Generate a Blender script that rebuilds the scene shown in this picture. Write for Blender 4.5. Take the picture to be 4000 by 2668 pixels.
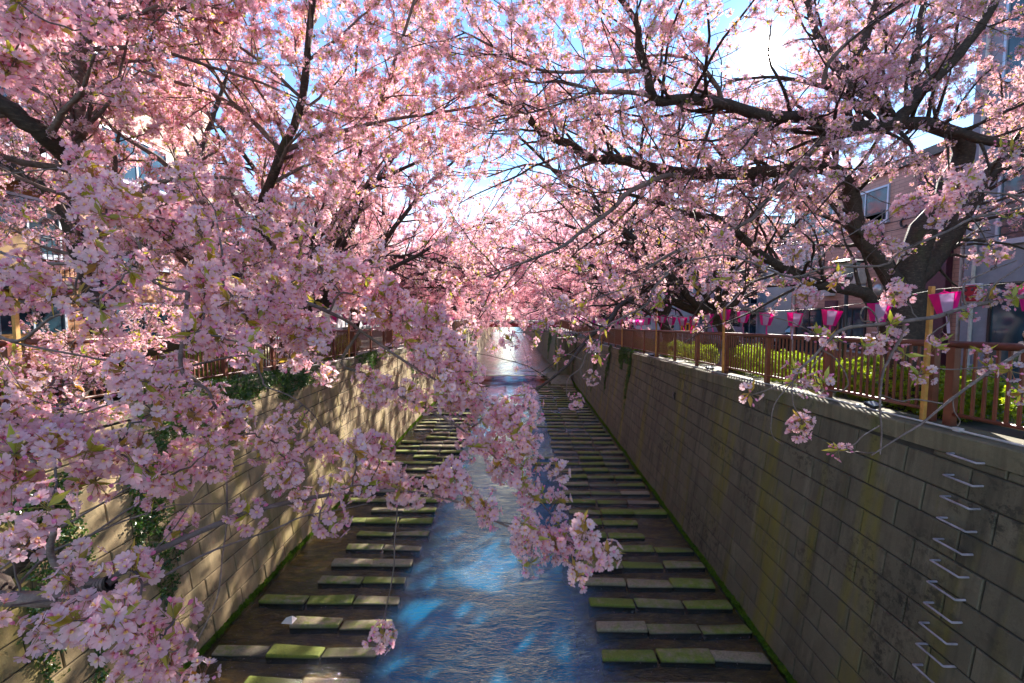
import bpy, bmesh, math, random
import numpy as np
from mathutils import Vector, Matrix, Euler
R = math.radians
rng = np.random.default_rng(7)
random.seed(7)
for o in list(bpy.data.objects):
    bpy.data.objects.remove(o, do_unlink=True)
SC = bpy.context.scene
COL = SC.collection

# ------------------------------------------------------------------ camera
EYE = 7.0                      # height of the lens above the water
FPX = 1834.0                   # focal length in photograph pixels (4000 wide)
cam_d = bpy.data.cameras.new('camera')
cam_d.sensor_width = 36.0
cam_d.lens = FPX / 4000 * 36.0
cam_d.clip_start = 0.05
cam_d.clip_end = 3000
CAM = bpy.data.objects.new('camera', cam_d)
COL.objects.link(CAM)
CAM.location = (0, 0, EYE)
CAM.rotation_euler = (R(90 - 3.84), 0, R(1.03))
SC.camera = CAM
CAM_M = Matrix.Translation(CAM.location) @ CAM.rotation_euler.to_matrix().to_4x4()
CAM_R = np.array(CAM.rotation_euler.to_matrix())
CAM_P = np.array([0, 0, EYE])

# ------------------------------------------------------------------ sky, sun, exposure
SUN_EL, SUN_AZ = R(25.0), R(26.0)          # azimuth measured from +Y towards +X
SUN_DIR = Vector((math.sin(SUN_AZ) * math.cos(SUN_EL), math.cos(SUN_AZ) * math.cos(SUN_EL), math.sin(SUN_EL)))
W = bpy.data.worlds.new('World')
SC.world = W
W.use_nodes = True
wn, wl = W.node_tree.nodes, W.node_tree.links
wn.clear()
w_out = wn.new('ShaderNodeOutputWorld')
w_bg = wn.new('ShaderNodeBackground')
w_bg.inputs['Strength'].default_value = 0.105
w_sky = wn.new('ShaderNodeTexSky')
w_sky.sky_type = 'NISHITA'
w_sky.sun_disc = False
w_sky.sun_elevation = SUN_EL
w_sky.sun_rotation = SUN_AZ
w_sky.air_density = 1.0
w_sky.dust_density = 0.0
w_sky.ozone_density = 4.0
w_tc = wn.new('ShaderNodeTexCoord')
w_noise = wn.new('ShaderNodeTexNoise')
w_noise.inputs['Scale'].default_value = 2.3
w_noise.inputs['Detail'].default_value = 6
w_noise.inputs['Roughness'].default_value = 0.55
w_map = wn.new('ShaderNodeMapping')
w_map.inputs['Scale'].default_value = (1, 1, 2.2)
w_map.inputs['Location'].default_value = (1.75, 0.6, 0.3)
wl.new(w_tc.outputs['Generated'], w_map.inputs['Vector'])
wl.new(w_map.outputs[0], w_noise.inputs['Vector'])
w_cr = wn.new('ShaderNodeValToRGB')
w_cr.color_ramp.elements[0].position = 0.56
w_cr.color_ramp.elements[1].position = 0.78
w_mix = wn.new('ShaderNodeMix')
w_mix.data_type = 'RGBA'
w_mix.inputs[7].default_value = (5.2, 5.3, 5.6, 1)        # thin bright cloud
wl.new(w_noise.outputs['Fac'], w_cr.inputs['Fac'])
wl.new(w_cr.outputs['Color'], w_mix.inputs[0])
wl.new(w_sky.outputs['Color'], w_mix.inputs[6])
# the sun itself and the glow of the air round it
w_dot = wn.new('ShaderNodeVectorMath')
w_dot.operation = 'DOT_PRODUCT'
w_dot.inputs[1].default_value = SUN_DIR
wl.new(w_tc.outputs['Generated'], w_dot.inputs[0])
w_mx = wn.new('ShaderNodeMath')
w_mx.operation = 'MAXIMUM'
w_mx.inputs[1].default_value = 0.0
wl.new(w_dot.outputs['Value'], w_mx.inputs[0])
def w_lobe(power, gain):
    p = wn.new('ShaderNodeMath'); p.operation = 'POWER'; p.inputs[1].default_value = power
    wl.new(w_mx.outputs[0], p.inputs[0])
    g = wn.new('ShaderNodeMath'); g.operation = 'MULTIPLY'; g.inputs[1].default_value = gain
    wl.new(p.outputs[0], g.inputs[0])
    return g
l1, l2 = w_lobe(9000, 400), w_lobe(700, 2.5)
w_add = wn.new('ShaderNodeMath'); w_add.operation = 'ADD'
wl.new(l1.outputs[0], w_add.inputs[0]); wl.new(l2.outputs[0], w_add.inputs[1])
w_tint = wn.new('ShaderNodeMix'); w_tint.data_type = 'RGBA'; w_tint.blend_type = 'MULTIPLY'
w_tint.inputs[0].default_value = 1.0
w_tint.inputs[7].default_value = (1.0, 0.93, 0.82, 1)
wl.new(w_add.outputs[0], w_tint.inputs[6])
w_sum = wn.new('ShaderNodeMix'); w_sum.data_type = 'RGBA'; w_sum.blend_type = 'ADD'
w_sum.inputs[0].default_value = 1.0
wl.new(w_mix.outputs[2], w_sum.inputs[6]); wl.new(w_tint.outputs[2], w_sum.inputs[7])
wl.new(w_sum.outputs[2], w_bg.inputs['Color'])
wl.new(w_bg.outputs[0], w_out.inputs['Surface'])

sun_d = bpy.data.lights.new('sun', 'SUN')
sun_d.energy = 5.0
sun_d.angle = R(0.5)
sun_d.color = (1.0, 0.93, 0.82)
SUN = bpy.data.objects.new('sun', sun_d)
COL.objects.link(SUN)
SUN.rotation_euler = SUN_DIR.to_track_quat('Z', 'Y').to_euler()
SUN.location = (20, 40, 40)

SC.view_settings.view_transform = 'Standard'
SC.view_settings.look = 'None'
SC.view_settings.gamma = 1.0
SC.view_settings.exposure = 1.75
SC.view_settings.use_curve_mapping = False
SC.render.engine = 'CYCLES'
cy = SC.cycles
cy.use_denoising = True
cy.max_bounces = 8
cy.diffuse_bounces = 7
cy.glossy_bounces = 3
cy.transmission_bounces = 4
cy.transparent_max_bounces = 14
cy.caustics_reflective = False
cy.caustics_refractive = False
cy.sample_clamp_indirect = 6.0
cy.use_adaptive_sampling = True
cy.adaptive_threshold = 0.02

# ------------------------------------------------------------------ helpers
def unproj(sx, sy, d):
    """photograph pixel + distance along the lens axis -> world point"""
    v = np.array([(sx - 2000) / FPX * d, (1334 - sy) / FPX * d, -d])
    return CAM_P + CAM_R @ v
def proj(P):
    """world points (n,3) -> pixel x, y, depth"""
    q = (np.asarray(P) - CAM_P) @ CAM_R
    d = np.maximum(-q[:, 2], 1e-3)
    return 2000 + q[:, 0] / d * FPX, 1334 - q[:, 1] / d * FPX, -q[:, 2]
ORG = {1: (0, 0), 2: (1333, 0), 3: (2666, 0), 4: (0, 890), 5: (1333, 890), 6: (2666, 890), 7: (0, 1780), 8: (1333, 1780), 9: (2666, 1780)}
def T(reg, x, y, d):
    ox, oy = ORG[reg]
    return unproj(ox + x * 0.5677, oy + y * 0.5677, d)
def TR(reg, pts):
    return np.array([T(reg, *p) for p in pts])
def nrm(a):
    return a / np.maximum(np.linalg.norm(a, axis=-1, keepdims=True), 1e-9)
ORD = ['first', 'second', 'third', 'fourth', 'fifth', 'sixth', 'seventh', 'eighth', 'ninth', 'tenth', 'eleventh', 'twelfth',
       'thirteenth', 'fourteenth', 'fifteenth', 'sixteenth', 'seventeenth', 'eighteenth', 'nineteenth']
TENS = {2: 'twenty', 3: 'thirty', 4: 'forty', 5: 'fifty', 6: 'sixty'}
def ordinal(n):
    if n <= 19: return ORD[n - 1]
    t, u = divmod(n, 10)
    if u == 0: return TENS[t][:-1] + 'ieth'
    return TENS[t] + '-' + ORD[u - 1]
def tag(o, label=None, cat=None, group=None, kind=None):
    if label: o['label'] = label
    if cat: o['category'] = cat
    if group: o['group'] = group
    if kind: o['kind'] = kind
    return o
def empty(name, loc=(0, 0, 0), rz=0.0):
    o = bpy.data.objects.new(name, None)
    o.empty_display_size = 0.2
    o.location = loc
    o.rotation_euler = (0, 0, rz)
    COL.objects.link(o)
    return o
def link(name, me, parent=None, loc=None, rot=None, scl=None):
    o = bpy.data.objects.new(name, me)
    COL.objects.link(o)
    if parent is not None: o.parent = parent
    if loc is not None: o.location = loc
    if rot is not None: o.rotation_euler = rot
    if scl is not None: o.scale = scl
    return o
def smooth(me):
    me.polygons.foreach_set('use_smooth', np.ones(len(me.polygons), dtype=bool))
def copy_tree(o, parent=None):
    c = o.copy(); COL.objects.link(c); c.parent = parent
    for ch in list(o.children):
        copy_tree(ch, c)
    return c

class MB:
    """collects shapes into one mesh"""
    def __init__(s):
        s.v, s.f, s.m = [], [], []
        s.n = 0
    def add(s, verts, faces, mi=0):
        verts = np.asarray(verts, dtype=float).reshape(-1, 3)
        s.v.append(verts)
        for f in faces:
            s.f.append(tuple(int(i) + s.n for i in f)); s.m.append(mi)
        s.n += len(verts)
        return s
    def box(s, lo, hi, mi=0):
        x0, y0, z0 = lo; x1, y1, z1 = hi
        v = [(x0, y0, z0), (x1, y0, z0), (x1, y1, z0), (x0, y1, z0), (x0, y0, z1), (x1, y0, z1), (x1, y1, z1), (x0, y1, z1)]
        return s.add(v, [(0, 3, 2, 1), (4, 5, 6, 7), (0, 1, 5, 4), (1, 2, 6, 5), (2, 3, 7, 6), (3, 0, 4, 7)], mi)
    def tube(s, path, rad, sides=8, mi=0, cap=True):
        path = np.asarray(path, dtype=float)
        v, f = tube_np(path[None], np.broadcast_to(np.asarray(rad, dtype=float), (len(path),))[None], sides)
        f = [tuple(q) for q in f]
        if cap:
            n = len(path)
            f.append(tuple(range(sides))[::-1]); f.append(tuple((n - 1) * sides + k for k in range(sides)))
        return s.add(v, f, mi)
    def lathe(s, prof, n=16, mi=0, c=(0, 0, 0), a0=0.0):
        """prof: list of (radius, z)"""
        v, f = [], []
        for r, z in prof:
            for k in range(n):
                a = 2 * math.pi * k / n + a0
                v.append((c[0] + r * math.cos(a), c[1] + r * math.sin(a), c[2] + z))
        for i in range(len(prof) - 1):
            for k in range(n):
                f.append((i * n + k, i * n + (k + 1) % n, (i + 1) * n + (k + 1) % n, (i + 1) * n + k))
        f.append(tuple(range(n))[::-1]); f.append(tuple((len(prof) - 1) * n + k for k in range(n)))
        return s.add(v, f, mi)
    def mesh(s, name, mats, sm=False):
        me = bpy.data.meshes.new(name)
        v = np.concatenate(s.v) if s.v else np.zeros((0, 3))
        me.from_pydata(v.tolist(), [], s.f)
        for m in (mats if isinstance(mats, (list, tuple)) else [mats]):
            me.materials.append(m)
        me.polygons.foreach_set('material_index', s.m)
        if sm: smooth(me)
        me.update()
        return me
    def build(s, name, mats, parent=None, sm=False, loc=None, rot=None, bevel=0.0, seg=1):
        o = link(name, s.mesh(name, mats, sm), parent, loc, rot)
        if bevel:
            b = o.modifiers.new('bevel', 'BEVEL'); b.width = bevel; b.segments = seg; b.limit_method = 'ANGLE'; b.angle_limit = R(40)
        return o

def tube_np(paths, radii, S):
    """paths (N,P,3), radii (N,P) -> verts, quad faces of N tubes with S sides"""
    N, P, _ = paths.shape
    t = np.zeros_like(paths)
    t[:, 1:-1] = paths[:, 2:] - paths[:, :-2]
    t[:, 0] = paths[:, 1] - paths[:, 0]
    t[:, -1] = paths[:, -1] - paths[:, -2]
    t = nrm(t)
    mean = nrm(paths[:, -1] - paths[:, 0])
    ref = np.where(np.abs(mean[:, 2:3]) < 0.75, np.array([[0, 0, 1.0]]), np.array([[1.0, 0.13, 0]]))
    a = nrm(np.cross(t, ref[:, None, :]))
    b = np.cross(t, a)
    ang = np.arange(S) * 2 * math.pi / S
    v = paths[:, :, None, :] + radii[:, :, None, None] * (a[:, :, None, :] * np.cos(ang)[None, None, :, None] + b[:, :, None, :] * np.sin(ang)[None, None, :, None])
    idx = np.arange(N * P * S).reshape(N, P, S)
    i0 = idx[:, :-1, :]; i1 = idx[:, 1:, :]
    f = np.stack([i0, np.roll(i0, -1, axis=2), np.roll(i1, -1, axis=2), i1], axis=-1).reshape(-1, 4)
    return v.reshape(-1, 3), f
def mesh_np(name, v, f, mat, sm=True):
    """fast mesh from numpy verts and quads (or tris)"""
    me = bpy.data.meshes.new(name)
    v = np.ascontiguousarray(v, dtype=np.float32); f = np.ascontiguousarray(f, dtype=np.int32)
    k = f.shape[1]
    me.vertices.add(len(v)); me.vertices.foreach_set('co', v.ravel())
    me.loops.add(f.size); me.loops.foreach_set('vertex_index', f.ravel())
    me.polygons.add(len(f)); me.polygons.foreach_set('loop_start', np.arange(len(f), dtype=np.int32) * k)
    me.update(calc_edges=True)
    me.validate()
    if mat is not None: me.materials.append(mat)
    if sm: smooth(me)
    return me
def resample(path, n):
    """smooth a traced polyline (Catmull-Rom) into n points"""
    p = np.asarray(path, dtype=float)
    if len(p) == 2:
        t = np.linspace(0, 1, n)[:, None]
        return p[0] * (1 - t) + p[1] * t
    q = np.vstack([2 * p[0] - p[1], p, 2 * p[-1] - p[-2]])
    out = []
    m = len(p) - 1
    for s in np.linspace(0, m - 1e-6, n):
        i = int(s); u = s - i
        a, b, c, d = q[i], q[i + 1], q[i + 2], q[i + 3]
        out.append(0.5 * ((2 * b) + (-a + c) * u + (2 * a - 5 * b + 4 * c - d) * u * u + (-a + 3 * b - 3 * c + d) * u ** 3))
    return np.array(out)

# ------------------------------------------------------------------ materials
def newmat(name):
    m = bpy.data.materials.new(name)
    m.use_nodes = True
    nt = m.node_tree
    nt.nodes.clear()
    out = nt.nodes.new('ShaderNodeOutputMaterial')
    return m, nt, out
def N(nt, typ, **kw):
    n = nt.nodes.new(typ)
    for k, v in kw.items():
        setattr(n, k, v)
    return n
def noise(nt, scale, detail=4, rough=0.55, vec=None, dist=0.0):
    n = nt.nodes.new('ShaderNodeTexNoise')
    n.inputs['Scale'].default_value = scale
    n.inputs['Detail'].default_value = detail
    n.inputs['Roughness'].default_value = rough
    n.inputs['Distortion'].default_value = dist
    if vec is not None: nt.links.new(vec, n.inputs['Vector'])
    return n
def ramp(nt, fac, stops):
    r = nt.nodes.new('ShaderNodeValToRGB')
    e = r.color_ramp.elements
    while len(e) < len(stops): e.new(0.5)
    for el, (p, c) in zip(e, stops):
        el.position = p
        el.color = (c[0], c[1], c[2], 1) if not isinstance(c, (int, float)) else (c, c, c, 1)
    nt.links.new(fac, r.inputs['Fac'])
    return r
def mixc(nt, fac, a, b, mode='MIX'):
    m = nt.nodes.new('ShaderNodeMix'); m.data_type = 'RGBA'; m.blend_type = mode
    def put(sock, v):
        if hasattr(v, 'is_linked') or hasattr(v, 'links'): nt.links.new(v, sock)
        elif isinstance(v, (int, float)): sock.default_value = v
        else: sock.default_value = (v[0], v[1], v[2], 1)
    put(m.inputs[0], fac); put(m.inputs[6], a); put(m.inputs[7], b)
    return m.outputs[2]
def pos(nt, scale=(1, 1, 1), obj=False, rot=(0, 0, 0)):
    mp = nt.nodes.new('ShaderNodeMapping'); mp.inputs['Scale'].default_value = scale; mp.inputs['Rotation'].default_value = rot
    if obj:
        g = nt.nodes.new('ShaderNodeTexCoord'); nt.links.new(g.outputs['Object'], mp.inputs['Vector'])
    else:
        g = nt.nodes.new('ShaderNodeNewGeometry'); nt.links.new(g.outputs['Position'], mp.inputs['Vector'])
    return mp.outputs[0]
def bump(nt, h, strength=0.3, dist=0.02):
    b = nt.nodes.new('ShaderNodeBump'); b.inputs['Strength'].default_value = strength; b.inputs['Distance'].default_value = dist
    nt.links.new(h, b.inputs['Height'])
    return b.outputs[0]
def pbsdf(nt, out, col, rough=0.7, normal=None, metal=0.0, spec=0.5):
    p = nt.nodes.new('ShaderNodeBsdfPrincipled')
    if hasattr(col, 'links'): nt.links.new(col, p.inputs['Base Color'])
    else: p.inputs['Base Color'].default_value = (col[0], col[1], col[2], 1)
    if hasattr(rough, 'links'): nt.links.new(rough, p.inputs['Roughness'])
    else: p.inputs['Roughness'].default_value = rough
    p.inputs['Metallic'].default_value = metal
    p.inputs['Specular IOR Level'].default_value = spec
    if normal is not None: nt.links.new(normal, p.inputs['Normal'])
    nt.links.new(p.outputs[0], out.inputs['Surface'])
    return p
def simple(name, col, rough=0.6, metal=0.0, var=0.18, scale=6.0, bmp=0.0, spec=0.5):
    m, nt, out = newmat(name)
    n = noise(nt, scale, 5, 0.6, pos(nt))
    dark = tuple(c * (1 - var * 1.6) for c in col); lite = tuple(min(1, c * (1 + var)) for c in col)
    c = ramp(nt, n.outputs['Fac'], [(0.25, dark), (0.75, lite)]).outputs[0]
    nb = bump(nt, noise(nt, scale * 9, 4, 0.6, pos(nt)).outputs['Fac'], bmp, 0.01) if bmp else None
    pbsdf(nt, out, c, rough, nb, metal, spec)
    return m
def leafy(name, cols, trans=0.5, attr=None, rough=0.5, gloss=0.06):
    """thin leaves or petals: diffuse + translucent, colour varied per instance"""
    m, nt, out = newmat(name)
    oi = nt.nodes.new('ShaderNodeObjectInfo')
    c = ramp(nt, oi.outputs['Random'], [(0.0, cols[0]), (0.5, cols[1]), (1.0, cols[2])]).outputs[0]
    if attr is not None:
        at = nt.nodes.new('ShaderNodeAttribute'); at.attribute_name = 'rad'
        r = ramp(nt, at.outputs['Fac'], [(0.0, 0.0), (attr[1], 1.0)])
        c = mixc(nt, r.outputs[0], attr[0], c)
    d = N(nt, 'ShaderNodeBsdfDiffuse'); t = N(nt, 'ShaderNodeBsdfTranslucent')
    ct = mixc(nt, 1.0, c, (1.0, .86, .90), 'MULTIPLY') if attr is not None else c
    nt.links.new(c, d.inputs['Color']); nt.links.new(ct, t.inputs['Color'])
    mx = N(nt, 'ShaderNodeMixShader'); mx.inputs[0].default_value = trans
    nt.links.new(d.outputs[0], mx.inputs[1]); nt.links.new(t.outputs[0], mx.inputs[2])
    g = N(nt, 'ShaderNodeBsdfGlossy'); g.inputs['Roughness'].default_value = rough
    m2 = N(nt, 'ShaderNodeMixShader'); m2.inputs[0].default_value = gloss
    nt.links.new(mx.outputs[0], m2.inputs[1]); nt.links.new(g.outputs[0], m2.inputs[2])
    last = m2.outputs[0]
    if attr is not None:                     # petals are thin enough to let a little sunlight straight through
        tp = N(nt, 'ShaderNodeBsdfTransparent'); tp.inputs['Color'].default_value = (1.0, .80, .86, 1)
        m3 = N(nt, 'ShaderNodeMixShader'); m3.inputs[0].default_value = .26
        nt.links.new(last, m3.inputs[1]); nt.links.new(tp.outputs[0], m3.inputs[2]); last = m3.outputs[0]
    nt.links.new(last, out.inputs['Surface'])
    return m

def wall_mat(name, base, dark, stain, moss_amt, wet=0.0):
    """old concrete: vertical run-off streaks, mottling, olive algae, each block a little different"""
    m, nt, out = newmat(name)
    P1 = pos(nt, (1.0, 1.0, 1.0))
    PS = pos(nt, (2.6, 2.6, 0.16))          # stretched downwards -> streaks
    oi = nt.nodes.new('ShaderNodeObjectInfo')
    blk = ramp(nt, oi.outputs['Random'], [(0, tuple(c * 0.8 for c in base)), (1, tuple(c * 1.15 for c in base))]).outputs[0]
    mott = noise(nt, 3.0, 8, 0.68, P1)
    c = mixc(nt, ramp(nt, mott.outputs['Fac'], [(0.35, 0.0), (0.7, 0.75)]).outputs[0], blk, tuple(x * 0.62 for x in base))
    st = noise(nt, 1.0, 5, 0.6, PS)
    c = mixc(nt, ramp(nt, st.outputs['Fac'], [(0.5, 0.0), (0.72, 0.85)]).outputs[0], c, dark)
    PS2 = pos(nt, (1.3, 1.3, 0.1))
    st2 = noise(nt, 1.0, 4, 0.55, PS2)
    c = mixc(nt, ramp(nt, st2.outputs['Fac'], [(0.52, 0.0), (0.68, moss_amt)]).outputs[0], c, stain)
    PS3 = pos(nt, (3.4, 3.4, 0.22))
    st3 = noise(nt, 1.0, 4, 0.6, PS3)
    c = mixc(nt, ramp(nt, st3.outputs['Fac'], [(0.60, 0.0), (0.78, 0.5)]).outputs[0], c, tuple(min(1, x * 1.9 + .04) for x in base))
    lich = noise(nt, 7.0, 7, 0.75, P1)
    big = noise(nt, 0.55, 2, 0.5, P1)
    lm = mixc(nt, 1.0, ramp(nt, lich.outputs['Fac'], [(0.5, 0.0), (0.58, 1.0)]).outputs[0], ramp(nt, big.outputs['Fac'], [(0.5, 0.0), (0.66, .8)]).outputs[0], 'MULTIPLY')
    c = mixc(nt, lm, c, tuple(x * .5 for x in dark))
    fine = noise(nt, 60.0, 4, 0.7, P1)
    c = mixc(nt, ramp(nt, fine.outputs['Fac'], [(0.4, 0.0), (0.75, 0.45)]).outputs[0], c, tuple(x * 0.45 for x in base))
    pit = noise(nt, 22.0, 3, 0.5, P1)
    h = mixc(nt, 0.5, fine.outputs['Fac'], ramp(nt, pit.outputs['Fac'], [(0.25, 0.0), (0.4, 1.0)]).outputs[0])
    pbsdf(nt, out, c, 0.85 - wet, bump(nt, h, 0.5, 0.012), 0, 0.35)
    return m

M = {}
M['wall_sunny'] = wall_mat('concrete_block_sunny_side', (0.36, 0.265, 0.14), (0.13, 0.10, 0.05), (0.25, 0.20, 0.04), 0.7)  # sunlit copy of the wall concrete: its base colour is lighter and warmer
M['wall_shade'] = wall_mat('concrete_block_shaded_side', (0.15, 0.13, 0.085), (0.024, 0.022, 0.018), (0.19, 0.165, 0.02), 0.9, 0.1)  # shaded copy of the same concrete: the shade is in its darker base colour
M['coping'] = wall_mat('weathered_coping_concrete', (0.20, 0.175, 0.11), (0.05, 0.047, 0.03), (0.14, 0.15, 0.025), 0.85)
M['joint'] = simple('dark_joint_mortar', (0.045, 0.042, 0.035), 0.9)

# bark
def bark_mat(name, base, ring):
    m, nt, out = newmat(name)
    p = pos(nt, (1, 1, 1))
    n1 = noise(nt, 14, 6, 0.65, p)
    n2 = noise(nt, 1.0, 4, 0.6, pos(nt, (16, 16, 60)))
    c = ramp(nt, n1.outputs['Fac'], [(0.3, tuple(x * 0.45 for x in base)), (0.62, base), (0.85, tuple(x * 1.7 for x in base))]).outputs[0]
    c = mixc(nt, ramp(nt, n2.outputs['Fac'], [(0.55, 0.0), (0.72, 0.7)]).outputs[0], c, ring)
    mossn = noise(nt, 2.2, 5, 0.6, p)
    c = mixc(nt, ramp(nt, mossn.outputs['Fac'], [(0.58, 0.0), (0.75, 0.45)]).outputs[0], c, (0.05, 0.06, 0.015))
    h = mixc(nt, 0.5, n1.outputs['Fac'], n2.outputs['Fac'])
    pbsdf(nt, out, c, 0.75, bump(nt, h, 0.8, 0.03), 0, 0.3)
    return m
M['bark'] = bark_mat('old_cherry_bark', (0.06, 0.04, 0.03), (0.15, 0.11, 0.085))
M['bark_young'] = bark_mat('young_cherry_bark', (0.20, 0.135, 0.115), (0.34, 0.25, 0.22))
M['twig'] = simple('cherry_twig_bark', (0.12, 0.078, 0.066), 0.6, 0, 0.3, 20)
M['petal'] = leafy('cherry_petal', [(0.97, 0.57, 0.64), (0.98, 0.68, 0.73), (0.98, 0.80, 0.82)], 0.6, ((0.92, 0.24, 0.40), 0.40), 0.5, 0.03)
M['petal_far'] = leafy('cherry_petal_small', [(0.96, 0.54, 0.625), (0.97, 0.64, 0.70), (0.98, 0.74, 0.78)], 0.6, ((0.90, 0.32, 0.46), 0.4), 0.5, 0.02)
M['calyx'] = leafy('cherry_calyx', [(0.42, 0.07, 0.10), (0.45, 0.12, 0.10), (0.40, 0.18, 0.08)], 0.3)
M['pedicel'] = leafy('cherry_flower_stalk', [(0.30, 0.24, 0.05), (0.36, 0.26, 0.05), (0.38, 0.18, 0.08)], 0.35)
M['stamen'] = leafy('cherry_stamen', [(0.9, 0.62, 0.25), (0.9, 0.55, 0.2), (0.92, 0.7, 0.3)], 0.3)
M['bud'] = leafy('cherry_bud', [(0.80, 0.18, 0.34), (0.84, 0.26, 0.42), (0.8, 0.3, 0.45)], 0.35)
M['young_leaf'] = leafy('cherry_young_leaf', [(0.52, 0.42, 0.03), (0.40, 0.44, 0.04), (0.55, 0.28, 0.03)], 0.6)
M['hedge_leaf'] = leafy('azalea_leaf', [(0.22, 0.34, 0.012), (0.36, 0.48, 0.015), (0.50, 0.58, 0.02)], 0.6, None, 0.35, 0.06)
M['ivy_leaf'] = leafy('ivy_leaf', [(0.025, 0.075, 0.012), (0.05, 0.12, 0.015), (0.10, 0.17, 0.02)], 0.35, None, 0.3, 0.06)
M['moss'] = leafy('bank_moss', [(0.07, 0.15, 0.012), (0.12, 0.22, 0.015), (0.18, 0.28, 0.02)], 0.4, None, 0.6, 0.02)
M['stem'] = simple('shrub_stem', (0.09, 0.06, 0.035), 0.8)

# ------------------------------------------------------------------ scatter (for what nobody could count): leaves, blossoms, moss
_GN = {}
def scatter_group(k):
    if k in _GN: return _GN[k]
    g = bpy.data.node_groups.new('scatter_%d' % k, 'GeometryNodeTree')
    g.interface.new_socket('Geometry', in_out='INPUT', socket_type='NodeSocketGeometry')
    g.interface.new_socket('Geometry', in_out='OUTPUT', socket_type='NodeSocketGeometry')
    n, l = g.nodes, g.links
    gi, go = n.new('NodeGroupInput'), n.new('NodeGroupOutput')
    def attr(name, typ):
        a = n.new('GeometryNodeInputNamedAttribute'); a.data_type = typ; a.inputs['Name'].default_value = name
        return a.outputs['Attribute']
    tid = attr('tid', 'INT')
    def sep(val):
        c = n.new('FunctionNodeCompare'); c.data_type = 'INT'; c.operation = 'EQUAL'
        l.new(tid, c.inputs[2]); c.inputs[3].default_value = val
        s = n.new('GeometryNodeSeparateGeometry'); s.domain = 'POINT'
        l.new(gi.outputs[0], s.inputs['Geometry']); l.new(c.outputs[0], s.inputs['Selection'])
        return s.outputs['Selection']
    g2i = n.new('GeometryNodeGeometryToInstance')
    for i in range(k):
        l.new(sep(i), g2i.inputs[0])
    iop = n.new('GeometryNodeInstanceOnPoints')
    l.new(sep(-1), iop.inputs['Points'])
    l.new(g2i.outputs[0], iop.inputs['Instance'])
    iop.inputs['Pick Instance'].default_value = True
    l.new(attr('var', 'INT'), iop.inputs['Instance Index'])
    e2r = n.new('FunctionNodeEulerToRotation')
    l.new(attr('rot', 'FLOAT_VECTOR'), e2r.inputs[0])
    l.new(e2r.outputs[0], iop.inputs['Rotation'])
    l.new(attr('scl', 'FLOAT'), iop.inputs['Scale'])
    l.new(iop.outputs[0], go.inputs[0])
    _GN[k] = g
    return g
class Tmpl:
    """small shape used by the scatter; rad = 0 at a flower's heart, 1 at a petal's tip"""
    def __init__(s):
        s.v, s.f, s.m, s.r = [], [], [], []
    def add(s, v, f, mi, r=None):
        n = len(s.v)
        s.v += [tuple(x) for x in v]
        s.f += [tuple(i + n for i in q) for q in f]
        s.m += [mi] * len(f)
        s.r += list(r) if r is not None else [1.0] * len(v)
    def mesh(s, name, mats):
        me = bpy.data.meshes.new(name)
        me.from_pydata(s.v, [], s.f)
        for m in mats: me.materials.append(m)
        me.polygons.foreach_set('material_index', s.m)
        a = me.attributes.new('rad', 'FLOAT', 'POINT'); a.data.foreach_set('value', np.array(s.r, dtype=np.float32))
        me.update()
        return me
def scatter_mesh(name, pts, rots, scls, vars_, tmpls, mats):
    v, f, m, r, tid = [], [], [], [], []
    for k, t in enumerate(tmpls):
        n = len(v)
        v += t.v; f += [tuple(i + n for i in q) for q in t.f]; m += t.m; r += t.r; tid += [k] * len(t.v)
    nt_ = len(v); n = len(pts)
    allv = np.vstack([np.array(v).reshape(-1, 3), np.asarray(pts).reshape(-1, 3)])
    me = bpy.data.meshes.new(name)
    me.from_pydata(allv.tolist(), [], f)
    for mm in mats: me.materials.append(mm)
    me.polygons.foreach_set('material_index', m)
    def at(nm, typ, arr, key):
        a = me.attributes.new(nm, typ, 'POINT'); a.data.foreach_set(key, np.ascontiguousarray(arr).ravel())
    at('tid', 'INT', np.concatenate([np.array(tid, dtype=np.int32), np.full(n, -1, dtype=np.int32)]), 'value')
    at('var', 'INT', np.concatenate([np.zeros(nt_, dtype=np.int32), np.asarray(vars_, dtype=np.int32)]), 'value')
    at('rad', 'FLOAT', np.concatenate([np.array(r, dtype=np.float32), np.zeros(n, dtype=np.float32)]), 'value')
    at('scl', 'FLOAT', np.concatenate([np.ones(nt_, dtype=np.float32), np.asarray(scls, dtype=np.float32)]), 'value')
    at('rot', 'FLOAT_VECTOR', np.vstack([np.zeros((nt_, 3)), np.asarray(rots)]).astype(np.float32), 'vector')
    me.update()
    return me
def scatter(name, pts, rots, scls, vars_, tmpls, mats, parent=None, kind=None, loc=None):
    me = scatter_mesh(name, pts, rots, scls, vars_, tmpls, mats)
    o = link(name, me, parent, loc)
    md = o.modifiers.new('scatter', 'NODES'); md.node_group = scatter_group(len(tmpls))
    if kind: o['kind'] = kind
    return o
def rand_rot(n, tilt=math.pi, g=rng):
    return np.stack([g.uniform(-tilt, tilt, n), g.uniform(-tilt, tilt, n), g.uniform(-math.pi, math.pi, n)], axis=1)

# ================================================================== THE SETTING
BAT = 0.13                                   # the walls lean back 13 cm per metre
WL, WR = 6.50, 5.12                          # half widths of the canal at the water line
def bend(y): return -0.03 * max(0.0, y - 48.0)
def ztop(y):                                 # top of the coping: the street climbs towards the near bridge
    return EYE - (1.62 + 0.031 * (min(max(y, 3.0), 36.0) - 5.5))
def xface(side, z, y=0.0):
    return (WR + BAT * z if side > 0 else -(WL + BAT * z)) + bend(y)

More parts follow.
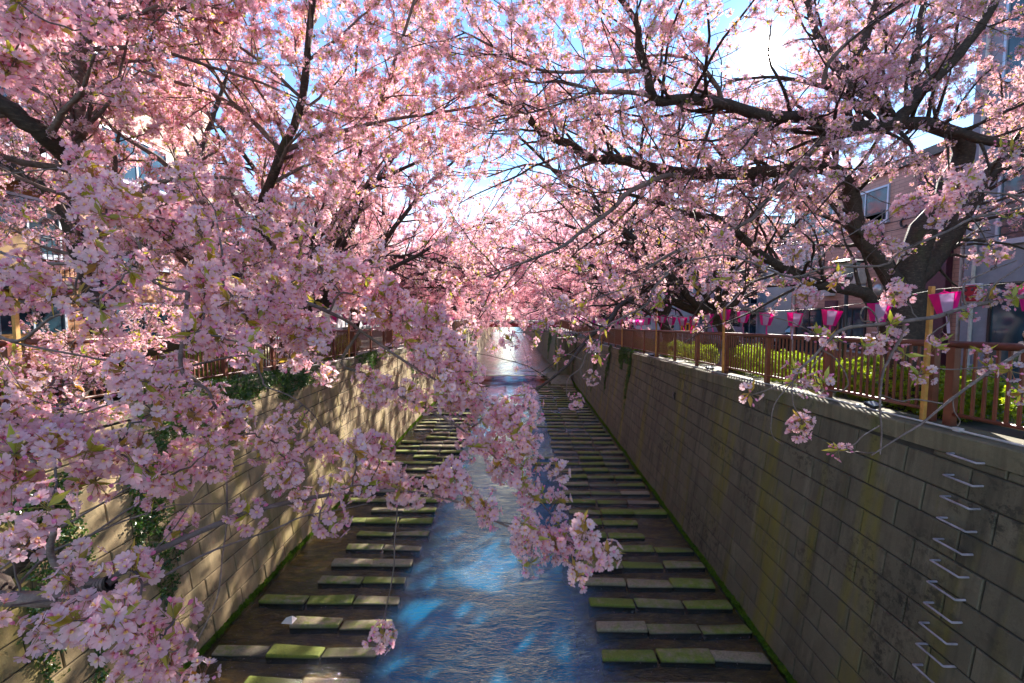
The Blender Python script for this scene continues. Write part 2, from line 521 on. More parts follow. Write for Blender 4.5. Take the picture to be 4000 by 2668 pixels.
# street on both banks: sheets that reach the horizon, following the slope
def street(side):
    ys = [-60, -20, 3, 8, 14, 20, 28, 36, 60, 90, 130, 200, 320, 700]
    mb = MB()
    x_in = [(WR if side > 0 else WL) + 1.0, 8.6 if side > 0 else 9.6, 16, 40, 120, 700]
    rows = []
    for y in ys:
        z = ztop(y)
        rows.append([(side * x + bend(y), y, z - (0.10 if i == 0 else 0.2)) for i, x in enumerate(x_in)])
    v = [p for r_ in rows for p in r_]
    n = len(x_in)
    f = []
    for j in range(len(ys) - 1):
        for i in range(n - 1):
            q = (j * n + i, j * n + i + 1, (j + 1) * n + i + 1, (j + 1) * n + i)
            f.append(q if side > 0 else q[::-1])
    mb.add(v, f)
    m, nt, out = newmat('street_asphalt')
    p = pos(nt)
    c = ramp(nt, noise(nt, 1.6, 8, 0.7, p).outputs['Fac'], [(0.3, (0.075, 0.07, 0.065)), (0.7, (0.15, 0.14, 0.13))]).outputs[0]
    pbsdf(nt, out, c, 0.85, bump(nt, noise(nt, 90, 3, 0.6, p).outputs['Fac'], 0.3, 0.01))
    o = mb.build('street', m)
    tag(o, None, None, None, 'structure')
street(1); street(-1)

# river bed: shallow brown shelves with the blocks, a deeper channel between
def bed():
    m, nt, out = newmat('river_bed')
    p = pos(nt)
    n1 = noise(nt, 2.2, 8, 0.7, pos(nt, (1.0, 2.2, 1)), 0.6)
    c = ramp(nt, n1.outputs['Fac'], [(0.3, (0.045, 0.026, 0.005)), (0.5, (0.19, 0.11, 0.014)), (0.66, (0.36, 0.22, 0.03)), (0.8, (0.18, 0.15, 0.05))]).outputs[0]
    sx = N(nt, 'ShaderNodeSeparateXYZ'); nt.links.new(p, sx.inputs[0])
    deep = ramp(nt, sx.outputs['Z'], [(0.0, 1.0), (1.0, 0.0)])
    mr = N(nt, 'ShaderNodeMapRange'); mr.inputs[1].default_value = -0.62; mr.inputs[2].default_value = -0.3
    nt.links.new(sx.outputs['Z'], mr.inputs[0])
    c = mixc(nt, mr.outputs[0], (0.035, 0.045, 0.035), c)
    pbsdf(nt, out, c, 0.8, bump(nt, n1.outputs['Fac'], 0.8, 0.06))
    xs = np.array([-7.2, -6.2, -5.2, -4.2, -3.2, -2.7, -2.0, -0.6, 0.9, 1.3, 1.9, 2.8, 3.8, 4.8, 5.8])
    zs = np.array([-.09, -.10, -.11, -.10, -.13, -.22, -.62, -.70, -.62, -.40, -.16, -.11, -.10, -.1, -.09])
    ys = np.concatenate([np.arange(-2, 52, 1.0), [60, 75, 100, 150, 230, 330]])
    v, f = [], []
    for y in ys:
        for x, z in zip(xs, zs):
            v.append((x + bend(y), y, z + 0.025 * math.sin(x * 2.1 + y * 0.9) + 0.015 * math.sin(x * 5.3 - y * 2.2)))
    n = len(xs)
    for j in range(len(ys) - 1):
        for i in range(n - 1):
            f.append((j * n + i, j * n + i + 1, (j + 1) * n + i + 1, (j + 1) * n + i))
    o = MB().add(v, f).build('canal_bed', m, sm=True)
    tag(o, None, None, None, 'structure')
bed()

def water():
    m, nt, out = newmat('canal_water')
    p = pos(nt)
    pr = pos(nt, (1.0, 2.6, 1.0))
    w1 = noise(nt, 1.3, 4, 0.6, pr, 0.7)
    w2 = noise(nt, 8.0, 5, 0.65, pr, 0.9)
    h = N(nt, 'ShaderNodeMath', operation='MULTIPLY_ADD'); h.inputs[1].default_value = 2.4
    nt.links.new(w1.outputs['Fac'], h.inputs[0]); nt.links.new(w2.outputs['Fac'], h.inputs[2])
    # still pool above the last blocks, broken water elsewhere
    sy = N(nt, 'ShaderNodeSeparateXYZ'); nt.links.new(p, sy.inputs[0])
    calm = N(nt, 'ShaderNodeMapRange'); calm.inputs[1].default_value = 30; calm.inputs[2].default_value = 40; calm.inputs[3].default_value = 1.0; calm.inputs[4].default_value = 0.02
    up_ = N(nt, 'ShaderNodeMapRange'); up_.inputs[1].default_value = 49.9; up_.inputs[2].default_value = 51; up_.inputs[3].default_value = 0.0; up_.inputs[4].default_value = 0.3
    nt.links.new(sy.outputs['Y'], calm.inputs[0]); nt.links.new(sy.outputs['Y'], up_.inputs[0])
    cs = N(nt, 'ShaderNodeMath', operation='ADD'); nt.links.new(calm.outputs[0], cs.inputs[0]); nt.links.new(up_.outputs[0], cs.inputs[1])
    big = noise(nt, 0.45, 3, 0.5, p)
    bs = N(nt, 'ShaderNodeMapRange'); bs.inputs[1].default_value = .35; bs.inputs[2].default_value = .65; bs.inputs[3].default_value = .35; bs.inputs[4].default_value = 1.2
    nt.links.new(big.outputs['Fac'], bs.inputs[0])
    cm = N(nt, 'ShaderNodeMath', operation='MULTIPLY'); nt.links.new(cs.outputs[0], cm.inputs[0]); nt.links.new(bs.outputs[0], cm.inputs[1])
    hm = N(nt, 'ShaderNodeMath', operation='MULTIPLY'); nt.links.new(h.outputs[0], hm.inputs[0]); nt.links.new(cm.outputs[0], hm.inputs[1])
    nb = bump(nt, hm.outputs[0], 0.7, 0.09)
    fr = N(nt, 'ShaderNodeFresnel'); fr.inputs['IOR'].default_value = 1.55
    nt.links.new(nb, fr.inputs['Normal'])
    gl = N(nt, 'ShaderNodeBsdfGlossy'); gl.inputs['Roughness'].default_value = 0.03
    gl.inputs['Color'].default_value = (0.92, 0.97, 1.0, 1)
    nt.links.new(nb, gl.inputs['Normal'])
    tr = N(nt, 'ShaderNodeBsdfTransparent'); tr.inputs['Color'].default_value = (0.88, 0.84, 0.66, 1)
    di = N(nt, 'ShaderNodeBsdfDiffuse'); di.inputs['Color'].default_value = (0.0, 0.12, 0.26, 1)   # painted blue standing in for the sky mirrored in the channel
    # the painted sky blue lies over the deeper middle channel and fades towards the sides
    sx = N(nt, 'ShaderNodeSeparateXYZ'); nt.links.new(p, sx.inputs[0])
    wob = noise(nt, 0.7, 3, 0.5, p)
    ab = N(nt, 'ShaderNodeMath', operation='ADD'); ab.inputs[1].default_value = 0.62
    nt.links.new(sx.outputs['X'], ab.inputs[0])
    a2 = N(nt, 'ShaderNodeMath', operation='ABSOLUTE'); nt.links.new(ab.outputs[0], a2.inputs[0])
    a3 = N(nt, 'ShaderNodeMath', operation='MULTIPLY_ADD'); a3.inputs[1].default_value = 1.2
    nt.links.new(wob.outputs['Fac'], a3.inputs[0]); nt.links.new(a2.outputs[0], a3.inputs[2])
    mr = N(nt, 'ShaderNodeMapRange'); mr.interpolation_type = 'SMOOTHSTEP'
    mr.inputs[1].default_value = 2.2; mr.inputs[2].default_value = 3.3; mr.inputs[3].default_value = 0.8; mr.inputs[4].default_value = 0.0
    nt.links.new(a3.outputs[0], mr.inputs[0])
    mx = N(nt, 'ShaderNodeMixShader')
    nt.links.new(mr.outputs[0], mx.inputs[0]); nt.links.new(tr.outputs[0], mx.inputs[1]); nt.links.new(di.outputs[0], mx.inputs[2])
    m2 = N(nt, 'ShaderNodeMixShader')
    nt.links.new(fr.outputs[0], m2.inputs[0]); nt.links.new(mx.outputs[0], m2.inputs[1]); nt.links.new(gl.outputs[0], m2.inputs[2])
    nt.links.new(m2.outputs[0], out.inputs['Surface'])
    ys = [-4, 20, 48, 80, 120, 180, 260, 330]
    v, f = [], []
    for y in ys:
        v += [(-7.6 + bend(y), y, 0), (6.2 + bend(y), y, 0)]
    for j in range(len(ys) - 1):
        f.append((2 * j, 2 * j + 1, 2 * j + 3, 2 * j + 2))
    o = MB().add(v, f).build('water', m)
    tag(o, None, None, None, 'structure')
water()

# ------------------------------------------------------------------ canal walls, block by block
TILT = math.atan(BAT)
CT, ST = math.cos(TILT), math.sin(TILT)
BL, BH = 1.0, 0.41
def block_mesh(name, mat, l, h0, h1, hb=0.0):
    """one facing block: length l, height h0 at one end and h1 at the other"""
    g = 0.011
    c = 0.014
    def rect(ins, w):
        return [(-l / 2 + g + ins, hb + g + ins, w), (l / 2 - g - ins, hb + g + ins, w), (l / 2 - g - ins, h1 - g - ins, w), (-l / 2 + g + ins, h0 - g - ins, w)]
    v = rect(0, -0.10) + rect(0, 0.012) + rect(c, 0.024)
    f = [(0, 1, 5, 4), (1, 2, 6, 5), (2, 3, 7, 6), (3, 0, 4, 7), (4, 5, 9, 8), (5, 6, 10, 9), (6, 7, 11, 10), (7, 4, 8, 11), (8, 9, 10, 11)]
    return MB().add(v, f).mesh(name, mat)
def canal_wall(side):
    s = side
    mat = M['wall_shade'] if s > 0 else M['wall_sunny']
    root = empty('canal_wall', (xface(s, 0), 10, 0))
    tag(root, 'shaded grey concrete block wall with iron rungs, right of the water' if s > 0 else 'sunlit tan concrete block wall streaked with branch shadows, left of the water', 'canal wall', 'the two canal walls')
    inv = root.matrix_basis.inverted()
    Y0, Y1 = 2.0, 47.0
    u = Vector((0, -1, 0)) if s > 0 else Vector((0, 1, 0))
    v = Vector((ST, 0, CT)) if s > 0 else Vector((-ST, 0, CT))
    n = u.cross(v)
    base3 = Matrix((u, v, n)).transposed().to_4x4()
    full = block_mesh('wall_block', mat, BL, BH, BH)
    items = []
    nz = int(5.6 / (BH * CT)) + 1
    for j in range(nz):
        z0 = -0.30 + j * BH * CT
        off = 0.0 if j % 2 == 0 else 0.5
        off += 0.06 * math.sin(j * 2.7)
        y = Y0 - off
        while y < Y1:
            yc = y + BL / 2
            lim = [(ztop(yy) - 0.27 - z0) / CT for yy in (y, y + BL)]
            if s > 0: lim = lim[::-1]               # local u runs towards the camera on the right wall
            if min(lim) > BH:
                items.append((yc, z0, full))
            elif max(lim) > 0.10:
                a = min(BH, max(0.07, lim[0])); b = min(BH, max(0.07, lim[1]))
                items.append((yc, z0, (a, b)))
            y += BL
    def place(yc, z0):
        p = Vector((xface(s, z0), yc, z0)) + n * random.uniform(-0.005, 0.006)
        return Matrix.Translation(p) @ base3 @ Matrix.Rotation(random.uniform(-0.003, 0.003), 4, 'Z')
    def size(it):
        if it[1] < -0.25: return 1e9
        return (it[0] ** 2 + 40) if it[0] > 5.4 else 300 + 20 * (5.4 - it[0])
    items.sort(key=size)
    for yc, z0, me in items[:300]:
        if isinstance(me, tuple): me = block_mesh('wall_block', mat, BL, me[0], me[1])
        o = link('wall_block', me, root)
        o.matrix_basis = inv @ place(yc, z0)
    vs, fs, k = [], [], 0
    for yc, z0, me in items[300:]:
        if isinstance(me, tuple): me = block_mesh('wall_block', mat, BL, me[0], me[1])
        mm = inv @ place(yc, z0)
        vs += [tuple(mm @ q.co) for q in me.vertices]
        fs += [tuple(i + k for i in pl.vertices) for pl in me.polygons]
        k += len(me.vertices)
    far = MB().add(vs, fs).build('far_wall_blocks', mat, root)
    far['kind'] = 'stuff'
    # mortar bed behind the blocks, and the far continuation of the wall round the bend
    ys = [1.0, 6, 12, 20, 30, 36, 47.2]
    mb = MB()
    vv, ff = [], []
    for y in ys:
        zt = ztop(y) - 0.05
        for z in (-0.8, zt):
            x = xface(s, z) + s * 0.006
            vv.append((x - root.location.x, y - 10, z))
    for i in range(len(ys) - 1):
        q = (2 * i, 2 * i + 2, 2 * i + 3, 2 * i + 1)
        ff.append(q if s < 0 else q[::-1])
    mb.add(vv, ff).build('mortar_bed', M['joint'], root)
    ys = [49.2, 56, 64, 75, 90, 110, 140, 190, 260, 330]
    vv, ff = [], []
    inset = 0.9 if s > 0 else 0.55
    for y in ys:
        zt = ztop(y) - 0.2
        for z in (-0.8, zt):
            vv.append((xface(s, z, y) - s * inset - root.location.x, y - 10, z))
    for i in range(len(ys) - 1):
        q = (2 * i, 2 * i + 2, 2 * i + 3, 2 * i + 1)
        ff.append(q if s < 0 else q[::-1])
    k = len(vv)
    for y in ys:
        vv.append((xface(s, ztop(y) - .2, y) + s * 1.6 - root.location.x, y - 10, ztop(y) - .2))
    for i in range(len(ys) - 1):
        q = (2 * i + 1, 2 * i + 3, k + i + 1, k + i)
        ff.append(q if s < 0 else q[::-1])
    MB().add(vv, ff).build('upstream_wall', mat, root)
    # pier where the canal narrows
    zt = ztop(48) + 0.05
    x0 = xface(s, -0.6) - s * (inset + 0.35); x1 = xface(s, zt) + s * 0.3
    lo = sorted((x0 - root.location.x, x1 - root.location.x))
    MB().box((lo[0], 37.0, -0.8), (lo[1], 39.3, zt - 0.3)).build('pier', M['coping'], root, bevel=0.03)
    # coping slabs, two metres each
    y = 1.0
    while y < 47.0:
        za, zb = ztop(y), ztop(y + 2)
        pr = []
        for yy, z in ((y + 0.006, za), (y + 1.994, zb)):
            xf = xface(s, z - 0.27) - s * 0.055
            xb = xf + s * 0.62
            pr.append([(xf, yy, z - 0.27), (xf, yy, z - 0.02), (xf + s * 0.02, yy, z), (xb, yy, z), (xb, yy, z - 0.5), (xf + s * 0.12, yy, z - 0.5), (xf + s * 0.12, yy, z - 0.275)])
        k = len(pr[0])
        V = [(p[0] - root.location.x, p[1] - 10, p[2]) for q in pr for p in q]
        F = [tuple(range(k))[::-1] if s < 0 else tuple(range(k)), tuple(k + i for i in range(k)) if s < 0 else tuple(k + i for i in range(k))[::-1]]
        for i in range(k):
            q = (i, (i + 1) % k, k + (i + 1) % k, k + i)
            F.append(q if s < 0 else q[::-1])
        MB().add(V, F).build('coping_slab', M['coping'], root)
        y += 2.0
    return root
WALL_R = canal_wall(1)
WALL_L = canal_wall(-1)

# moss along the water line: tiny upright blades, one mass per wall
def moss_tmpl():
    out = []
    for k in range(3):
        t = Tmpl()
        g = np.random.default_rng(40 + k)
        for i in range(16):
            a = g.uniform(0, 6.28); r = g.uniform(0, 0.03); h = g.uniform(0.02, 0.05); w = 0.008
            x, y = r * math.cos(a), r * math.sin(a)
            dx, dy = math.cos(a + 1.57) * w, math.sin(a + 1.57) * w
            t.add([(x - dx, y - dy, 0), (x + dx, y + dy, 0), (x + r * math.cos(a), y + r * math.sin(a), h)], [(0, 1, 2)], 0)
        out.append(t)
    return out
MOSS_T = moss_tmpl()
for s in (1, -1):
    n = 7000
    y = 4 + 42 * rng.random(n) ** 1.6
    amp = 0.05 + 0.08 * (0.5 + 0.5 * np.sin(y * 1.9) * np.sin(y * 0.73 + 1)) + 0.04 * rng.random(n)
    z = rng.random(n) ** 1.5 * amp + 0.02
    x = np.array([xface(s, zz) for zz in z]) - s * 0.03
    rot = rand_rot(n, 0.5); rot[:, 1] += -s * 0.9
    o = scatter('moss', np.stack([x, y, z], 1), rot, rng.uniform(0.7, 1.5, n), rng.integers(0, 3, n), MOSS_T, [M['moss']], None, 'stuff')
    tag(o, 'bright green moss along the foot of the %s canal wall' % ('right' if s > 0 else 'left'), 'moss')

# ------------------------------------------------------------------ rows of concrete blocks in the shallows
def block_mat():
    m, nt, out = newmat('mossy_wet_concrete')
    p = pos(nt)
    oi = nt.nodes.new('ShaderNodeObjectInfo')
    g = noise(nt, 5.0, 6, 0.65, p)
    conc = ramp(nt, noise(nt, 26, 5, 0.7, p).outputs['Fac'], [(0.3, (0.17, 0.13, 0.075)), (0.7, (0.42, 0.33, 0.21))]).outputs[0]
    add = N(nt, 'ShaderNodeMath', operation='ADD'); mul = N(nt, 'ShaderNodeMath', operation='MULTIPLY_ADD')
    mul.inputs[1].default_value = 0.35; mul.inputs[2].default_value = -0.1
    nt.links.new(oi.outputs['Random'], mul.inputs[0]); nt.links.new(g.outputs['Fac'], add.inputs[0]); nt.links.new(mul.outputs[0], add.inputs[1])
    green = ramp(nt, noise(nt, 40, 3, 0.6, p).outputs['Fac'], [(0.3, (0.075, 0.10, 0.012)), (0.7, (0.25, 0.28, 0.03))]).outputs[0]
    c = mixc(nt, ramp(nt, add.outputs[0], [(0.42, 0.0), (0.66, 1.0)]).outputs[0], conc, green)
    sx = N(nt, 'ShaderNodeSeparateXYZ'); nt.links.new(p, sx.inputs[0])
    wet = ramp(nt, sx.outputs['Z'], [(0.012, 1.0), (0.045, 0.0)])
    c = mixc(nt, wet.outputs[0], c, (0.02, 0.018, 0.01))
    rg = ramp(nt, wet.outputs[0], [(0, 0.8), (1, 0.18)])
    pbsdf(nt, out, c, rg.outputs[0], bump(nt, noise(nt, 55, 5, 0.7, p).outputs['Fac'], 0.7, 0.02))
    return m
M['block'] = block_mat()
def stepping_mesh(k):
    g = np.random.default_rng(k)
    bm = bmesh.new()
    bmesh.ops.create_cube(bm, size=1.0)
    for v_ in bm.verts:
        v_.co = Vector((v_.co.x * 1.10, v_.co.y * 0.31, v_.co.z * 0.42))
        v_.co += Vector(g.uniform(-0.02, 0.02, 3).tolist())
    bmesh.ops.bevel(bm, geom=bm.edges[:], offset=0.035, segments=2, affect='EDGES', profile=0.6)
    me = bpy.data.meshes.new('concrete_block')
    bm.to_mesh(me); bm.free()
    me.materials.append(M['block'])
    smooth(me)
    return me
STEP = [stepping_mesh(k) for k in range(9)]
PLACE = {3: ['leftmost', 'middle', 'rightmost'], 2: ['left', 'right'], 4: ['leftmost', 'second from left', 'third from left', 'rightmost']}
NEAR_ROW0 = -1
for side in (1, -1):
    xs_all = [2.18, 3.31, 4.44] if side > 0 else [-3.46, -4.58, -5.70]
    for i in range(NEAR_ROW0, 41):
        y = 9.08 + 0.85 * i
        if y < 7.3: continue
        rr = random.random()
        xs = list(xs_all)
        if side > 0:
            if i in (6, 7): xs = xs_all[:2]
            elif i in (9, 14, 15, 22): xs = [1.05] + xs_all
            elif rr < 0.12: xs = xs_all[:2]
            shift = 0.05 * math.sin(i * 1.7) + (0.0 if y < 20 else 0.02 * (y - 20) * -0.3)
        else:
            if i in (3, 4, 5, 6) or rr < 0.25: xs = xs_all[:2]
            shift = 0.06 * math.sin(i * 1.3)
        xs = sorted(xs)
        row = i - NEAR_ROW0
        if y > 30 and side < 0 and i % 2: continue
        for q, x in enumerate(xs):
            o = link('concrete_block', STEP[random.randrange(9)], None, (x + shift + random.uniform(-0.02, 0.02), y + random.uniform(-0.03, 0.03), -0.14 + random.uniform(-0.045, 0.025)), (random.uniform(-.03, .03), random.uniform(-.03, .03), random.uniform(-.04, .04)))
            o.scale = (random.uniform(0.97, 1.02), 1, 1)
            tag(o, 'mossy concrete block, %s in the %s row by the %s wall' % (PLACE[len(xs)][q], ordinal(row + 1), 'right' if side > 0 else 'left'),
                'concrete block', 'rows of mossy concrete blocks standing in the shallows')
# concrete apron where the blocks end, on the right
mb = MB()
mb.add([(2.9, 43.5, 0.12), (4.9, 43.0, 0.2), (4.9, 49.5, 0.75), (2.7, 49.5, 0.35), (2.9, 43.5, -0.5), (4.9, 43.0, -0.5), (4.9, 49.5, -0.5), (2.7, 49.5, -0.5)],
       [(0, 1, 2, 3), (0, 4, 5, 1), (1, 5, 6, 2), (2, 6, 7, 3), (3, 7, 4, 0)])
tag(mb.build('concrete_apron', M['coping'], bevel=0.03), 'pale sloping concrete apron at the water beyond the right block rows', 'apron')
# low weir sill across the water
mb = MB(); mb.box((-7.0, 49.6, -0.6), (5.0, 50.1, 0.035))
tag(mb.build('weir_sill', M['block'], bevel=0.03), 'low dark weir sill crossing the canal before the red bridge', 'weir')
# white plastic rubbish on a block
mb = MB()
pv = [(-.12, -.08, 0), (.13, -.1, 0.0), (.16, .09, 0.01), (-.05, .11, 0), (-.03, -.02, .1), (.09, .0, .13), (.06, .07, .08)]
mb.add(pv, [(0, 1, 5, 4), (1, 2, 6, 5), (2, 3, 4, 6), (3, 0, 4), (4, 5, 6), (0, 3, 2, 1)])
tag(mb.build('litter', simple('white_plastic_scrap', (0.75, 0.66, 0.6), 0.5), None, loc=(-5.15, 9.9, 0.1)), 'crumpled pale scrap lying on a block by the left wall', 'litter')

# ------------------------------------------------------------------ railings
M['rail'] = simple('brown_rail_paint', (0.17, 0.05, 0.028), 0.42, 0, 0.2, 5, 0.1)
def railing(side, y0, y1):
    s = side
    root = empty('railing', (xface(s, 5.2) + s * 0.40, 8, ztop(8)))
    tag(root, 'brown metal railing with round top rail along the %s bank' % ('right' if s > 0 else 'left'), 'railing', 'the two canal railings')
    ox, oy, oz = root.location
    X = lambda y: xface(s, 5.2, y) + s * 0.40
    posts = []
    k = 0
    y = 7.12
    while y - 2.35 > y0: y -= 2.35
    while y < y1:
        posts.append(y); y += 2.35
    posts = [p if p > 7.0 else p - 0.32 for p in posts] + [6.80]
    pm = MB().box((-.045, -.065, -0.25), (.045, .065, 1.13)).mesh('post', M['rail'])
    for y in posts:
        o = link('post', pm, root, (X(y) - ox, y - oy, ztop(y) - oz))
    for nm, hh, rr in (('top_rail', 1.17, 0.052), ('bottom_rail', 0.17, 0.028)):
        for (a, b) in ((y0, 6.86), (7.06, y1)):
            ys = np.array([yy for yy in [a] + list(np.arange(math.ceil(a), b, 2.0)) + [b]])
            path = [(X(yy) - ox, yy - oy, ztop(yy) + hh - oz) for yy in ys]
            MB().tube(path, rr, 10).build(nm, M['rail'], root, sm=True)
    bmh = MB().box((-.013, -.019, 0.17), (.013, .019, 1.14)).mesh('baluster', M['rail'])
    ys = []
    y = y0
    while y < y1:
        if min(abs(y - p) for p in posts) > 0.085 and not (6.8 < y < 7.12): ys.append(y)
        y += 0.151
    ys.sort(key=lambda q: q if q > 4.5 else 60 + q)
    for y in ys[:300]:
        link('baluster', bmh, root, (X(y) - ox, y - oy, ztop(y) - oz))
    mb = MB()
    for y in ys[300:]:
        mb.box((X(y) - ox - .013, y - oy - .019, ztop(y) + .17 - oz), (X(y) - ox + .013, y - oy + .019, ztop(y) + 1.14 - oz))
    if ys[300:]:
        mb.build('far_balusters', M['rail'], root)['kind'] = 'stuff'
railing(1, 3.0, 74.0)
railing(-1, 3.0, 74.0)

# white conduit on each coping
M['conduit'] = simple('white_plastic_conduit', (0.55, 0.53, 0.5), 0.5)
for s in (1, -1):
    mb = MB()
    path = []
    for y in np.arange(3.2, 42, 0.6):
        z = ztop(y)
        path.append((xface(s, z) + s * (0.14 + 0.015 * math.sin(y * 1.7)), y, z + 0.02 + 0.006 * math.sin(y * 3)))
    mb.tube(path, 0.016, 6)
    for y in np.arange(4.5, 40, 1.9):
        z = ztop(y); x = xface(s, z) + s * 0.14
        mb.box((x - .035, y - .05, z), (x + .035, y + .05, z + .05))
    tag(mb.build('cable_conduit', M['conduit']), 'thin white cable conduit lying on the %s coping' % ('right' if s > 0 else 'left'), 'conduit')

# small floodlights resting on the coping
M['black'] = simple('black_plastic', (0.02, 0.02, 0.022), 0.4)
M['lens'] = simple('grey_lamp_glass', (0.42, 0.47, 0.52), 0.15)
def floodlight(s, y, label):
    z = ztop(y); x = xface(s, z) + s * 0.24
    r_ = empty('floodlight', (x, y, z), 0.3 * s)
    MB().box((-.12, -.09, .05), (.12, .09, .105)).build('housing', M['black'], r_, rot=(R(18), 0, 0), bevel=0.012)
    MB().box((-.10, -.075, .106), (.10, .075, .112)).build('lens', M['lens'], r_, rot=(R(18), 0, 0))
    MB().tube([(-.13, 0, .06), (-.135, -.01, .005), (0, -.03, .004), (.135, -.01, .005), (.13, 0, .06)], 0.009, 5).build('bracket', M['black'], r_)
    tag(r_, label, 'floodlight', 'floodlights on the coping')
floodlight(1, 8.1, 'small floodlight with pale lens on right coping below the large cherry trunk')
floodlight(1, 15.0, 'small black floodlight on right coping beside the second wooden pole')
floodlight(1, 21.6, 'small black floodlight on right coping beside the third wooden pole')

# iron rungs down the right wall
M['iron'] = simple('galvanised_rung', (0.36, 0.32, 0.35), 0.5, 0.0, 0.35)
lad = empty('rung_ladder', (xface(1, 0), 6.1, 0))
tag(lad, 'column of grey U-shaped iron rungs climbing the right canal wall', 'ladder')
for k in range(17):
    z = 0.55 + k * 0.285
    yc = 5.99 - 0.013 * (16 - k) + (0.02 if k < 9 else 0.0)
    x = xface(1, z)
    path = [(x + 0.06, yc + .2, z + .0), (x - .15, yc + .2, z), (x - .15, yc - .2, z), (x + .06, yc - .2, z)]
    pts = []
    for i in range(3):
        a, b = np.array(path[i]), np.array(path[i + 1])
        for t in (0.0, 0.12, 0.5, 0.88): pts.append(a * (1 - t) + b * t)
    pts.append(np.array(path[3]))
    pts = [p - np.array([xface(1, 0), 6.1, 0]) for p in pts]
    MB().tube(pts, 0.0145, 7).build('rung', M['iron'], lad, sm=True)
# drain flap and little pipe ends
fl = empty('drain_flap', (xface(1, 4.05) - 0.03, 17.0, 3.75))
MB().lathe([(0.10, -.02), (0.12, 0), (0.12, 0.03), (0.09, 0.045)], 14).build('lid', M['black'], fl, rot=(0, R(-97), 0), loc=(-.02, 0, .1))
MB().box((-.06, -.1, .2), (.04, .1, .27)).build('hinge', M['black'], fl)
tag(fl, 'round dark drain flap high on the right canal wall', 'drain')

# ------------------------------------------------------------------ lanterns, their poles and cables
def paper(name, col, tr=0.55):
    m, nt, out = newmat(name)
    n = noise(nt, 9, 3, 0.5, pos(nt, obj=True))
    c = ramp(nt, n.outputs['Fac'], [(0.3, tuple(x * 0.85 for x in col)), (0.7, col)]).outputs[0]
    d = N(nt, 'ShaderNodeBsdfDiffuse'); t = N(nt, 'ShaderNodeBsdfTranslucent')
    nt.links.new(c, d.inputs['Color']); nt.links.new(c, t.inputs['Color'])
    mx = N(nt, 'ShaderNodeMixShader'); mx.inputs[0].default_value = tr
    nt.links.new(d.outputs[0], mx.inputs[1]); nt.links.new(t.outputs[0], mx.inputs[2])
    g = N(nt, 'ShaderNodeBsdfGlossy'); g.inputs['Roughness'].default_value = 0.3
    m2 = N(nt, 'ShaderNodeMixShader'); m2.inputs[0].default_value = 0.05
    nt.links.new(mx.outputs[0], m2.inputs[1]); nt.links.new(g.outputs[0], m2.inputs[2])
    nt.links.new(m2.outputs[0], out.inputs['Surface'])
    return m
M['pink'] = paper('bright_pink_paper', (1.0, 0.03, 0.5), .7)
M['whitep'] = paper('white_paper', (0.66, 0.5, 0.68), .55)
M['pole'] = simple('pale_timber', (0.52, 0.26, 0.06), 0.65, 0, 0.25, 9, 0.2)
M['cable'] = simple('dark_green_cable', (0.012, 0.04, 0.03), 0.5)
RT, RB, LH = 0.175, 0.10, 0.29
def hexp(k, r, z): 
    a = math.pi / 3 * k
    return (r * math.cos(a), r * math.sin(a), z)
def panel_mesh(mat):
    a, b, c, d = hexp(0, RT, 0), hexp(1, RT, 0), hexp(1, RB, -LH), hexp(0, RB, -LH)
    ctr = Vector(a) + Vector(b) + Vector(c) + Vector(d); ctr /= 4
    out = [Vector(p) + (ctr - Vector(p)) * 0.03 for p in (a, b, c, d)]
    nrm_ = Vector((ctr.x, ctr.y, 0)).normalized() * 0.004
    mb = MB()
    vv = [p + nrm_ for p in out] + [p - nrm_ for p in out]
    mb.add(vv, [(0, 1, 2, 3), (7, 6, 5, 4), (0, 4, 5, 1), (1, 5, 6, 2), (2, 6, 7, 3), (3, 7, 4, 0)])
    return mb.mesh('panel', mat)
PAN_P, PAN_W = panel_mesh(M['pink']), panel_mesh(M['whitep'])
def ring_mesh():
    mb = MB()
    for r, z in ((RT, 0), (RB, -LH)):
        pts = [hexp(k, r, z) for k in range(7)]
        for i in range(6):
            mb.tube([pts[i], pts[i + 1]], 0.008, 5)
    for k in range(6):
        mb.tube([hexp(k, RT, 0), hexp(k, RB, -LH)], 0.007, 5)
    mb.tube([hexp(0, RT, 0), (0, 0, .03), hexp(3, RT, 0)], 0.005, 4)
    mb.tube([(0, 0, .03), (0, 0, .06)], 0.006, 4)
    return mb.mesh('frame', M['pink'])
RING = ring_mesh()
BASE = MB().add([hexp(k, RB - 0.004, -LH) for k in range(6)] + [hexp(k, RB - 0.004, -LH + .006) for k in range(6)],
                [tuple(range(6))[::-1], tuple(range(6, 12))] + [(k, (k + 1) % 6, 6 + (k + 1) % 6, 6 + k) for k in range(6)]).mesh('base_plate', M['pink'])
def tail_mesh(mat):
    mb = MB()
    w = 0.018
    prev = None
    n = 5
    v = []
    for i in range(n):
        z = -LH - 0.30 * i / (n - 1); x = 0.02 * math.sin(i * 0.9)
        v += [(x, -w, z), (x, w, z), (x + .003, w, z), (x + .003, -w, z)]
    f = []
    for i in range(n - 1):
        for k in range(4):
            f.append((4 * i + k, 4 * i + (k + 1) % 4, 4 * i + 4 + (k + 1) % 4, 4 * i + 4 + k))
    f += [(0, 1, 2, 3), (4 * n - 1, 4 * n - 2, 4 * n - 3, 4 * n - 4)]
    return mb.add(v, f).mesh('tail_ribbon', mat)
TAIL_P, TAIL_W = tail_mesh(M['pink']), tail_mesh(M['whitep'])
